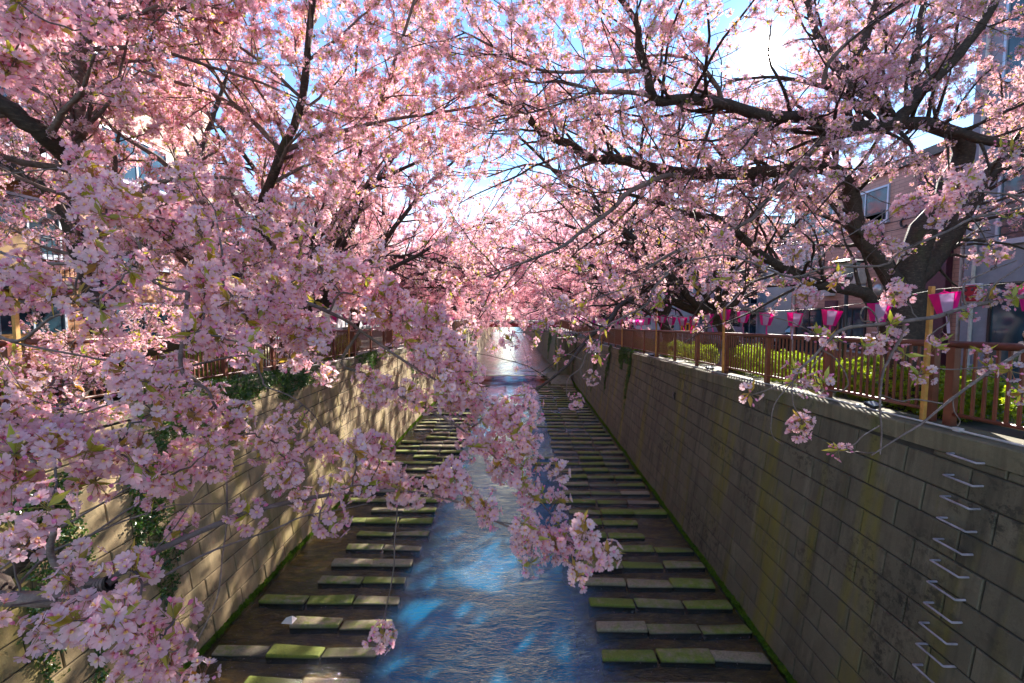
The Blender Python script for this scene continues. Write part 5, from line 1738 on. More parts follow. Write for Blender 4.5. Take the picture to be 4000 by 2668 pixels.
def big_right():
    t = Cherry((7.35, 9.0, ztop(9.0) - .2), 'largest cherry with thick forked dark trunk behind the right railing', 12)
    base = T(6, 1545, 1260, 8.9); fork = T(6, 1550, 430, 8.9)
    t.limb([base, T(6, 1535, 1000, 8.9), T(6, 1530, 700, 8.9), fork], .36, .28, 'trunk', 'bark', 16, gnarl=.06, keep=False)
    t.limb(np.vstack([[fork], TR(6, [(1600, 200, 8.9), (1660, 0, 8.8)]), TR(3, [(1760, 1450, 8.8), (1850, 1250, 8.7), (1930, 1080, 8.6), (1900, 920, 8.4)])]), .25, .16, keep=False)
    t.limb(np.vstack([[T(6, 1600, 350, 8.9)], TR(6, [(1720, 230, 9.0), (1830, 60, 9.1)]), TR(3, [(2000, 1350, 9.2), (2120, 1200, 9.2), (2300, 1000, 9.2), (2480, 700, 9.2)])]), .20, .10)
    t.limb(np.vstack([[T(6, 1500, 450, 8.9)], TR(6, [(1400, 300, 8.9), (1300, 150, 8.9), (1200, 0, 8.9)]), TR(3, [(1180, 1400, 8.9), (1130, 1280, 8.8), (1050, 1180, 8.6), (900, 1150, 8.3), (700, 1165, 8.0), (520, 1190, 7.7), (300, 1190, 7.4), (0, 1190, 7.1)]), TR(2, [(2150, 1160, 6.8), (1950, 1100, 6.6), (1730, 1090, 6.4), (1550, 980, 6.2), (1400, 930, 6.1), (1300, 830, 6.0), (1150, 730, 5.9), (1000, 640, 5.8)])]), .18, .024, n=48, gnarl=.09)
    l1 = np.vstack([TR(3, [(1900, 930, 8.4), (1650, 845, 7.9), (1400, 860, 7.5), (1200, 885, 7.2), (1010, 920, 7.0), (950, 870, 6.9), (850, 800, 6.8), (560, 800, 6.4), (300, 720, 6.1), (30, 680, 5.8)]), TR(2, [(2190, 700, 5.6), (2130, 640, 5.5), (2110, 500, 5.4), (2050, 330, 5.3), (2030, 150, 5.2), (1880, -60, 5.1)])])
    t.limb(l1, .12, .028, n=48, gnarl=.07)
    t.limb(TR(3, [(1650, 845, 7.9), (1900, 915, 7.6), (2100, 970, 7.4), (2348, 1015, 7.2), (2600, 1080, 7)]), .085, .055)
    t.limb(TR(3, [(1470, 845, 7.6), (1600, 690, 7.5), (1720, 550, 7.4), (1850, 430, 7.3), (2000, 250, 7.2), (2100, 100, 7.1), (2250, -150, 7)]), .09, .055)
    t.limb(TR(3, [(1330, 850, 7.4), (1200, 710, 7.3), (1010, 610, 7.1), (880, 570, 7.0), (600, 530, 6.8), (300, 560, 6.6)]), .05, .015)
    t.limb(TR(3, [(1420, 800, 9.0), (1360, 740, 9.2), (1250, 640, 9.4), (1110, 500, 9.7), (1180, 430, 9.8), (1250, 280, 10), (1330, 50, 10.2), (1380, -200, 10.4)]), .12, .08)
    t.limb(TR(3, [(1110, 500, 9.7), (1020, 400, 9.9), (900, 180, 10.2), (860, -50, 10.5)]), .09, .05)
    t.limb(TR(3, [(1600, 700, 8.6), (1610, 400, 9), (1640, 130, 9.4), (1700, -150, 9.8)]), .08, .05)
    Y = 'bark_young'
    t.limb(TR(2, [(2110, 490, 5.4), (1800, 490, 5.3), (1450, 495, 5.2), (1250, 430, 5.1), (1000, 300, 5.0), (800, 200, 4.9)]), .024, .008, 'branch', Y)
    t.limb(TR(2, [(2130, 660, 5.5), (1950, 630, 5.5), (1780, 630, 5.4), (1500, 560, 5.3), (1340, 570, 5.3), (1100, 520, 5.2)]), .030, .010, 'branch', Y)
    t.limb(TR(2, [(1870, 1095, 6.5), (1750, 1110, 6.4), (1530, 1180, 6.3), (1350, 1130, 6.2), (1200, 1150, 6.1), (1000, 1220, 6.0)]), .026, .008, 'branch', Y)
    t.limb(TR(2, [(1780, 620, 5.4), (1600, 680, 5.4), (1400, 750, 5.4), (1200, 800, 5.4), (1000, 840, 5.4)]), .016, .006, 'branch', Y)
    t.limb(TR(3, [(270, 700, 6.1), (240, 600, 6.0), (150, 480, 5.9), (60, 405, 5.9)]).tolist() + TR(2, [(2200, 380, 5.8), (2000, 400, 5.8)]).tolist(), .034, .012, 'branch', Y)
    t.limb(TR(3, [(970, 940, 7.0), (860, 1080, 6.7), (740, 1220, 6.4), (560, 1400, 6.1), (440, 1530, 5.9)]).tolist() + TR(5, [(2348, 140, 5.6), (2100, 280, 5.3)]).tolist(), .045, .014, 'branch', Y)
    t.limb(TR(3, [(970, 580, 5.2), (1000, 440, 5.1), (1150, 280, 5.0), (1400, 110, 4.9), (1600, -20, 4.8)]), .026, .014, 'branch', Y)
    # low limb that arcs out from the trunk towards the water
    low = TR(6, [(1480, 850, 8.9), (1370, 640, 8.7), (1290, 480, 8.5), (1180, 430, 8.4), (1000, 400, 8.2), (850, 350, 8.0), (650, 250, 7.8), (520, 170, 7.6), (400, 60, 7.4), (250, -60, 7.2)])
    t.limb(np.vstack([low, TR(3, [(0, 1460, 6.8)]), TR(2, [(2200, 1400, 6.5), (1950, 1330, 6.2)])]), .13, .022, gnarl=.08)
    # young bough sweeping down over the canal
    t.limb(TR(2, [(2348, 1210, 6.0), (2200, 1220, 5.8), (1970, 1330, 5.6), (1880, 1430, 5.4), (1700, 1560, 5.2)]).tolist() + TR(5, [(1550, 110, 5.0), (1400, 180, 4.9), (1200, 260, 4.8), (1000, 340, 4.7)]).tolist(), .036, .008, 'branch', Y)
    t.ramify(.15, (.7, 2.2), .13, (.22, .65), .088, True, .06, .04, 'bark', .8)
    print('big right blossoms', t.finish(MID, BLOSSOM_MATS, (.75, 1.1)))
    return t
BIG_L = big_left()
BIG_R = big_right()

# ---- avenue trees ---------------------------------------------------------------------------------
def avenue(loc, s, seed, label, size=1.0, spc=.11, tm=None, mats=None, prune=True, n_limb=7, thin=1.0, sp2=.42, sp3=.26, scale=(1.0, 1.5)):
    """s = +1: stands on the right bank and leans to the left, over the water"""
    t = Cherry(loc, label, seed); g = t.g
    b = np.array(loc)
    lean = np.array([-s * g.uniform(.25, .6), g.uniform(-.3, .3), 0])
    h = g.uniform(1.7, 2.4) * size
    fork = b + lean * h * .6 + np.array([0, 0, h])
    t.limb([b - [0, 0, .1], b + lean * h * .2 + [0, 0, h * .5], fork], .30 * size, .23 * size, 'trunk', 'bark', 10, keep=False)
    for k in range(n_limb):
        out = [(-s, .15), (-s, -.55), (-s, .7), (-s * .3, 1), (-s * .25, -1), (s * .8, .2), (-s * .9, -.1), (s * .4, -.7)][k % 8]
        el = [.55, .5, .6, .8, .75, .75, 1.15, .9][k % 8] + g.uniform(-.12, .12)
        L = (9.2 if out[0] * s < -.5 else 5.8) * size * g.uniform(.85, 1.15)
        d = nrm(np.array([out[0] + g.uniform(-.2, .2), out[1] + g.uniform(-.2, .2), 0])) * math.cos(el) + np.array([0, 0, math.sin(el)])
        p = [fork - [0, 0, g.uniform(0, .35) * h * .6]]
        n = 9
        for i in range(n):
            d = nrm(d + g.normal(0, .14, 3) + np.array([0, 0, -.075 * (1 if i > 2 else -.6)]))
            p.append(p[-1] + d * L / n)
        t.limb(p, .15 * size * g.uniform(.8, 1.1), .025, 'limb', 'bark', 7, n=18)
    t.ramify(sp2, (.9, 2.4), sp3, (.3, .8), spc, prune, .15, .06, 'bark', thin)
    return t, t.finish(tm or FAR, mats or FAR_MATS, scale)
tot = 0
LAB_R = ['cherry behind the second wooden pole on the right bank', 'third cherry from the camera on the right bank', 'fourth cherry from the camera on the right bank', 'fifth cherry from the camera on the right bank', 'sixth cherry from the camera on the right bank', 'seventh cherry from the camera on the right bank, before the bridge', 'eighth cherry on the right bank, beside the bridge', 'cherry just beyond the bridge on the right bank', 'farthest cherry beyond the bridge on the right bank']
LAB_L = ['cherry behind the second wooden pole on the left bank', 'third cherry from the camera on the left bank', 'fourth cherry from the camera on the left bank', 'fifth cherry from the camera on the left bank', 'sixth cherry from the camera on the left bank', 'seventh cherry from the camera on the left bank, before the bridge', 'eighth cherry on the left bank, beside the bridge', 'cherry just beyond the bridge on the left bank', 'farthest cherry beyond the bridge on the left bank']
for s, labs, ys in ((1, LAB_R, [16.4, 24, 31, 38.5, 47, 57, 69, 86, 112]), (-1, LAB_L, [16.8, 23.5, 30.5, 38, 47, 58, 70, 88, 116])):
    for k, y in enumerate(ys):
        x = (7.6 if s > 0 else -8.6) + bend(y)
        near = k < 2
        t, n = avenue((x, y, ztop(y) - .2), s, 500 + k * 2 + (s > 0), labs[k], 1.0 if k < 6 else 1.1, [.11, .12, .13, .15, .17, .2, .24, .3, .4][k] * (1.2 if s > 0 and k < 4 else 1), MID if k == 0 else FAR, BLOSSOM_MATS if k == 0 else FAR_MATS,
                       True, 10, [1, 1.1, 1.2, 1.3, 1.5, 1.7, 2, 2.4, 3][k], [.24, .27, .32, .42, .5, .6, .7, .8, 1.0][k], [.19, .21, .24, .27, .3, .36, .42, .5, .6][k],
                       [(1.0, 1.4), (.9, 1.3), (1.0, 1.4), (1.1, 1.5), (1.2, 1.7), (1.4, 1.9), (1.6, 2.2), (2, 2.6), (2.4, 3.2)][k])
        tot += n
print('avenue blossoms', tot)
# far wood of blossom closing the view beyond the last trees
n = 7500
g = np.random.default_rng(77)
yy = g.uniform(98, 190, n)
xx = np.where(g.random(n) < .5, g.uniform(0.5, 18, n), g.uniform(-18, -1.5, n)) + np.array([bend(v_) for v_ in yy])
zz = 4.6 + 11 * g.random(n) ** .8 - .05 * np.abs(xx)
o = scatter('blossom_wood', np.stack([xx, yy, zz], 1), rand_rot(n, math.pi, g), g.uniform(3.5, 5.5, n), g.integers(0, 4, n), FAR, FAR_MATS, None, 'stuff')
tag(o, 'far mass of pink blossom closing the view along the canal', 'blossom')

# ---- near boughs hanging into the picture from trees beside the bridge ---------------------------
class Spray(Cherry):
    """a tree whose trunk stands outside the picture; its boughs and tufts are set one by one"""
    def bough(s, path, px0, px1, d, mat='bark_young', name='branch', frm=None, sides=8, gnarl=.10):
        path = np.asarray(path)
        if frm is not None: path = np.vstack([frm, path])
        if frm is None and s.limbs:
            al = np.vstack(s.limbs)
            q = al[np.argmin(((al - path[0]) ** 2).sum(1))]
            if np.linalg.norm(q - path[0]) > .02:
                path = np.vstack([[q], path])
        return s.limb(path, PX(px0, d), PX(px1, d), name, mat, sides, n=min(48, 6 * len(path)), gnarl=gnarl)
    def tufts(s, reg, pts, d, n, spread, var=None):
        g = s.g
        p = np.array(pts, dtype=float)
        if len(p) == 1: p = np.vstack([p, p + 1])
        seg = np.linalg.norm(np.diff(p, axis=0), axis=1); cum = np.concatenate([[0], np.cumsum(seg)])
        for i in range(n):
            u = (i + g.random()) / n * cum[-1]; k = min(len(seg) - 1, int(np.searchsorted(cum, u) - 1) if u > 0 else 0)
            f = (u - cum[k]) / max(seg[k], 1e-6)
            q = p[k] * (1 - f) + p[k + 1] * f + g.normal(0, spread, 2)
            dd = d * (1 + g.normal(0, .05))
            s.cl.append((T(reg, q[0], q[1], dd), dd, var))
    def finish_spray(s, mats, joined_max=300):
        g = s.g
        al = np.vstack(s.limbs)
        C = np.array([c[0] for c in s.cl])
        # a twig from the nearest bough to each tuft
        P = []
        for c in C:
            d2 = ((al - c) ** 2).sum(1)
            q = al[np.argmin(d2)]
            m = (q + c) / 2 + g.normal(0, .12, 3) * np.linalg.norm(q - c) + np.array([0, 0, -.04 * np.linalg.norm(q - c)])
            tt = np.linspace(0, 1, 7)[:, None]
            P.append(q * (1 - tt) ** 2 + 2 * m * tt * (1 - tt) + c * tt ** 2)
            al = np.vstack([al, P[-1][3:]])
        P = np.array(P)
        P[:, 1:-1] += g.normal(0, .004, P[:, 1:-1].shape)
        r = np.linspace(.0032, .0018, 7)[None] * np.ones((len(P), 1))
        v, f = tube_np(P - s.o, r, 5)
        o = link('twigs', mesh_np('twigs', v, f, M['twig']), s.root); o['kind'] = 'stuff'
        order = np.argsort([c[1] for c in s.cl])
        rest = []
        for k, i in enumerate(order):
            c, d, var = s.cl[i]
            vi = int(g.integers(0, 5)) if var is None else var
            if k < joined_max:
                link('blossom_cluster', HI_ME[vi], s.root, tuple(c - s.o), tuple(rand_rot(1, 1.9, g)[0]), (float(g.uniform(.88, 1.15)),) * 3)
            else: rest.append((c, vi))
        if rest:
            n = len(rest)
            scatter('blossoms', np.array([q[0] for q in rest]) - s.o, rand_rot(n, 1.9, g), g.uniform(.88, 1.15, n), [q[1] for q in rest], HI, BLOSSOM_MATS, s.root, 'stuff')
        print('spray tufts', len(order))

def near_left():
    base = (-8.3, 1.6, ztop(3) - .2)
    t = Spray(base, 'cherry beside the bridge, its boughs of large near blossoms filling the left side', 21); t.cl = []
    b = np.array(base)
    crown = b + [.5, .25, 1.6]
    t.limb([b - [0, 0, .1], b + [.15, .1, .8], crown], .26, .2, 'trunk', 'bark', 12, keep=False)
    a1 = T(7, -500, 900, 1.6); a0 = crown * .45 + a1 * .55 + np.array([0, 0, -.3])
    t.limb([crown - [0, 0, .5], a0, a1, T(7, -150, 940, 1.3)], .10, .030, 'limb', 'bark')
    t.bough(TR(7, [(-150, 930, 1.3), (0, 980, 1.25), (400, 985, 1.2), (560, 945, 1.2), (740, 880, 1.2)]), 95, 95, 1.25, 'bark_young', 'limb', gnarl=.04, sides=12)
    # sawn stub end
    e0, e1 = T(7, 560, 945, 1.2), T(7, 745, 878, 1.2)
    dv = nrm(e1 - e0)
    t.bough(np.array([e1 - dv * .02, e1, e1 + dv * .008]), 105, 100, 1.2, 'bark', 'stub', e1 - dv * .05, 12, 0)
    t.bough(TR(7, [(700, 880, 1.2), (560, 860, 1.19), (400, 770, 1.18), (345, 650, 1.18), (370, 500, 1.18), (340, 300, 1.2), (250, 100, 1.22), (200, -60, 1.25)]), 46, 34, 1.2, gnarl=.05)
    t.bough(np.vstack([TR(7, [(740, 880, 1.2), (950, 720, 1.25), (1200, 600, 1.32), (1550, 450, 1.42), (1780, 370, 1.5), (2140, 290, 1.6)]), TR(8, [(60, 250, 1.68), (300, 240, 1.7), (450, 250, 1.72), (620, 268, 1.74), (860, 340, 1.76), (1000, 420, 1.77), (1170, 500, 1.78), (1320, 580, 1.78), (1560, 640, 1.76)])]), 44, 13, 1.45, gnarl=.06)
    t.bough(np.vstack([TR(7, [(700, 945, 1.2), (1000, 890, 1.25), (1250, 760, 1.3), (1500, 640, 1.36), (1900, 500, 1.46), (2080, 420, 1.5), (2340, 370, 1.6)]), TR(8, [(180, 330, 1.65)])]), 20, 7, 1.35, gnarl=.05)
    t.bough(TR(7, [(-200, 900, 1.5), (0, 780, 1.5), (300, 570, 1.5), (700, 330, 1.55), (950, 180, 1.6), (1150, 60, 1.62)]), 22, 10, 1.5)
    t.bough(TR(7, [(-150, 1080, 1.5), (20, 1000, 1.5), (330, 680, 1.52), (600, 560, 1.55), (950, 330, 1.62), (1300, 170, 1.7), (1600, 80, 1.75), (1800, 0, 1.8)]), 24, 9, 1.55)
    t.bough(TR(7, [(450, 620, 1.53), (800, 470, 1.58), (1000, 400, 1.62), (1200, 340, 1.66), (1600, 330, 1.75)]), 16, 7, 1.6)
    t.bough(TR(7, [(900, 800, 1.22), (1180, 520, 1.3), (1400, 200, 1.4), (1640, -20, 1.5)]), 12, 6, 1.3)
    t.bough(TR(7, [(1560, -40, 1.7), (1560, 150, 1.68), (1560, 450, 1.66), (1530, 700, 1.64), (1500, 950, 1.62), (1420, 1150, 1.6), (1340, 1310, 1.58)]), 16, 8, 1.65)
    t.bough(TR(7, [(-200, 760, 2.0), (0, 830, 1.95), (120, 770, 1.9), (280, 580, 1.85), (430, 400, 1.8)]), 90, 60, 1.9, 'bark', 'limb')
    t.bough(TR(7, [(380, 1000, 1.15), (600, 1150, 1.12), (900, 1250, 1.1), (1180, 1350, 1.12), (1330, 1240, 1.15)]), 20, 9, 1.12)
    # upper boughs in front of the left railing
    hub = crown + np.array([1.6, .6, .3])
    t.limb([crown - [0, 0, .3], (crown + hub) / 2 + [0, 0, .25], hub, T(4, -350, 620, 2.2)], .09, .035, 'limb', 'bark')
    t.bough(np.vstack([TR(4, [(-200, 640, 2.0), (100, 780, 1.8), (350, 620, 1.7), (560, 560, 1.6)])]), 34, 12, 1.8)
    t.bough(TR(4, [(100, 790, 1.8), (500, 870, 1.8), (850, 930, 1.85), (1120, 950, 1.9), (1260, 960, 1.9)]), 18, 8, 1.8)
    t.bough(TR(4, [(-200, 150, 2.2), (100, 200, 2.0), (400, 250, 1.9), (700, 210, 1.8), (900, 270, 1.7), (1150, 420, 1.6), (1350, 430, 1.6), (1540, 400, 1.65), (1700, 490, 1.75)]), 26, 12, 1.8)
    t.bough(np.vstack([TR(4, [(1700, 490, 1.75), (2000, 480, 1.9), (2348, 620, 2.0)]), TR(5, [(150, 720, 2.0), (350, 860, 1.98), (600, 1020, 1.95), (850, 1130, 1.92), (1000, 1200, 1.9), (1130, 1235, 1.88), (1260, 1230, 1.86)])]), 28, 9, 1.9, gnarl=.05)
    t.bough(np.vstack([TR(4, [(1700, 880, 2.1), (1800, 1030, 2.05), (1830, 1090, 2.0), (2000, 1160, 2.0), (2150, 1280, 2.0), (2250, 1440, 2.0)])]), 16, 6, 2.0)
    t.bough(TR(5, [(0, 930, 2.0), (150, 1000, 1.98), (330, 1110, 1.95), (560, 1230, 1.93), (760, 1340, 1.92), (900, 1440, 1.92), (1040, 1560, 1.94)]).tolist() + TR(8, [(1100, 60, 1.96), (1250, 170, 1.98), (1400, 350, 2.0), (1500, 470, 2.0), (1560, 540, 2.0)]).tolist(), 22, 6, 1.95, gnarl=.05)
    t.bough(TR(4, [(1250, 970, 1.5), (1420, 1110, 1.5), (1500, 1250, 1.5), (1700, 1420, 1.55)]), 34, 10, 1.5)
    t.bough(TR(4, [(-150, 1450, 1.25), (200, 1400, 1.22), (500, 1300, 1.25), (900, 1180, 1.3), (1300, 1180, 1.4)]), 20, 8, 1.25)
    t.bough(TR(4, [(1540, 400, 1.65), (1540, 250, 1.7), (1500, 0, 1.8), (1480, -120, 1.85)]), 20, 8, 1.7)
    t.bough(TR(5, [(0, 450, 1.95), (200, 500, 2.0), (400, 600, 2.05), (680, 620, 2.1)]), 16, 6, 2.0)
    t.bough(TR(4, [(1900, 470, 1.9), (2050, 350, 2.0), (2340, 300, 2.1)]).tolist() + TR(5, [(260, 270, 2.2)]).tolist(), 18, 6, 2.0)
    t.bough(TR(1, [(-250, 500, 1.9), (0, 400, 1.6), (150, 250, 1.5), (400, 130, 1.5), (650, 90, 1.5)]), 18, 7, 1.55)
    t.bough(TR(1, [(-200, 1250, 1.9), (200, 1180, 1.7), (500, 1160, 1.62), (700, 1220, 1.6)]), 16, 6, 1.65)
    t.bough(TR(1, [(560, 1350, 1.6), (800, 1430, 1.5), (1100, 1500, 1.5), (1400, 1530, 1.5), (1850, 1470, 1.9)]), 16, 7, 1.5)
    S = t.tufts
    for a in [((0, 330), (200, 420), 1.25, 4, 60), ((330, 480), (740, 560), 1.25, 8, 50), ((620, 180), (900, 300), 1.3, 6, 50), ((1080, 330), (1500, 230), 1.5, 9, 70),
              ((1260, 480), (1650, 470), 1.5, 9, 60), ((1720, 400), (1960, 520), 1.6, 8, 70), ((1300, 760), (1560, 880), 1.35, 6, 60), ((850, 1100), (1350, 1200), 1.3, 11, 70),
              ((1250, 1330), (1700, 1420), 1.5, 10, 90), ((0, 1350), (700, 1450), 1.2, 11, 80), ((750, 1520), (950, 1520), 1.2, 3, 50), ((0, 1480), (500, 1560), 1.1, 6, 60),
              ((1850, 600), (2250, 720), 1.7, 13, 80), ((1950, 780), (2200, 860), 1.7, 6, 70), ((2050, 250), (2340, 420), 2.1, 16, 100), ((1980, 330), (2100, 200), 2.2, 6, 80),
              ((1750, 1480), (2100, 1520), 1.6, 5, 60), ((1900, 1330), (2080, 1450), 1.9, 4, 50), ((2230, 1520), (2300, 1540), 1.7, 2, 30), ((1150, 940), (1250, 1000), 1.6, 3, 40),
              ((0, 950), (600, 900), 3.0, 18, 110), ((50, 1100), (500, 1150), 2.8, 18, 110), ((0, 1200), (250, 1230), 2.4, 9, 80), ((850, 550), (1250, 620), 3.6, 16, 100),
              ((650, 750), (1080, 860), 3.4, 16, 90), ((560, 880), (700, 820), 3.6, 5, 60), ((1150, 640), (1450, 600), 3.6, 10, 80), ((1600, 830), (1750, 880), 2.6, 6, 60),
              ((1950, 930), (2300, 950), 2.8, 7, 50), ((550, 1250), (800, 1150), 2.6, 10, 80), ((350, 1000), (700, 980), 2.9, 9, 80), ((1000, 320), (1150, 420), 3.6, 8, 80), ((1350, 300), (1600, 330), 2.2, 6, 60), ((1650, 50), (2000, 120), 2.4, 12, 80), ((1650, 250), (1850, 330), 2.2, 8, 70)]:
        S(4, a[:2], a[2], max(1, round(a[3] * (.66 if a[2] < 1.6 else .85))), a[4] * 1.1)
    for a in [((0, 80), (250, 350), 1.0, 7, 70), ((530, 50), (950, 180), 1.15, 8, 70), ((950, 100), (1250, 180), 1.3, 5, 50), ((1300, 30), (1620, 80), 1.4, 6, 50), ((60, 560), (330, 550), 1.25, 5, 50),
              ((720, 760), (1050, 820), 1.08, 4, 40), ((350, 950), (560, 720), 1.1, 4, 60), ((0, 1050), (220, 1100), 1.0, 4, 60), ((450, 1150), (900, 1000), 1.05, 6, 45), ((750, 1180), (1080, 1150), 1.1, 5, 50),
              ((880, 1330), (1150, 1320), 1.1, 5, 50), ((900, 1500), (1400, 1430), 1.1, 8, 60), ((1580, 350), (1720, 420), 1.45, 2, 30), ((2080, 450), (2250, 430), 1.5, 2, 30), ((2060, 220), (2340, 280), 1.6, 4, 50), ((1800, 80), (2000, 130), 1.6, 4, 40), ((1250, 510), (1280, 530), 1.35, 1, 10), ((980, 340), (1080, 280), 1.5, 2, 20)]:
        S(7, a[:2], a[2], max(1, round(a[3] * .52)), a[4] * 1.1)
    for a in [((100, 150), (450, 230), 1.7, 10, 60), ((550, 150), (1000, 300), 1.75, 14, 70), ((980, 80), (1120, 120), 1.9, 4, 40), ((1060, 20), (1280, 30), 2.0, 5, 30), ((1350, 80), (1470, 110), 2.1, 2, 30),
              ((1230, 180), (1500, 290), 2.0, 8, 45), ((1530, 420), (1670, 440), 2.0, 3, 35), ((1190, 480), (1450, 570), 1.8, 8, 50), ((1320, 640), (1800, 650), 1.75, 13, 60), ((1540, 780), (1640, 790), 1.75, 2, 25), ((250, 1270), (320, 1230), 1.7, 2, 20)]:
        S(8, a[:2], a[2], max(1, round(a[3] * .75)), a[4])
    for a in [((0, 270), (280, 270), 2.2, 12, 60), ((80, 540), (350, 540), 2.0, 14, 70), ((370, 610), (680, 620), 2.1, 12, 45), ((430, 650), (600, 780), 2.2, 7, 60), ((150, 480), (350, 450), 2.1, 7, 50), ((560, 800), (780, 900), 1.95, 11, 60),
              ((600, 960), (930, 1020), 1.95, 14, 60), ((700, 1120), (930, 1180), 1.9, 9, 50), ((900, 1270), (1290, 1250), 1.85, 14, 45), ((230, 1100), (430, 1180), 1.9, 5, 35), ((500, 1200), (600, 1230), 1.9, 3, 35), ((150, 1030), (260, 1010), 2.0, 3, 30),
              ((880, 1480), (1000, 1520), 1.9, 5, 45), ((1030, 1410), (1300, 1520), 1.9, 9, 60), ((0, 1500), (300, 1540), 1.6, 5, 40), ((0, 350), (80, 430), 2.0, 5, 50), ((380, 800), (560, 700), 2.3, 6, 60)]:
        S(5, a[:2], a[2], max(1, round(a[3] * .8)), a[4])
    for a in [((0, 100), (200, 60), 1.5, 5, 60), ((100, 180), (300, 220), 1.4, 4, 60), ((500, 60), (700, 130), 1.5, 5, 60), ((0, 420), (150, 440), 1.4, 4, 50), ((330, 130), (450, 160), 1.5, 3, 50), ((480, 1130), (700, 1200), 1.6, 6, 50),
              ((600, 1380), (1000, 1480), 1.5, 10, 70), ((1050, 1500), (1400, 1530), 1.5, 7, 60), ((1800, 1420), (1960, 1500), 2.0, 6, 60), ((1450, 1500), (1750, 1540), 1.9, 6, 50), ((1150, 1250), (1450, 1300), 2.0, 6, 70), ((0, 1480), (200, 1560), 2.6, 5, 60)]:
        S(1, a[:2], *a[2:])
    t.finish_spray(None)
near_left()

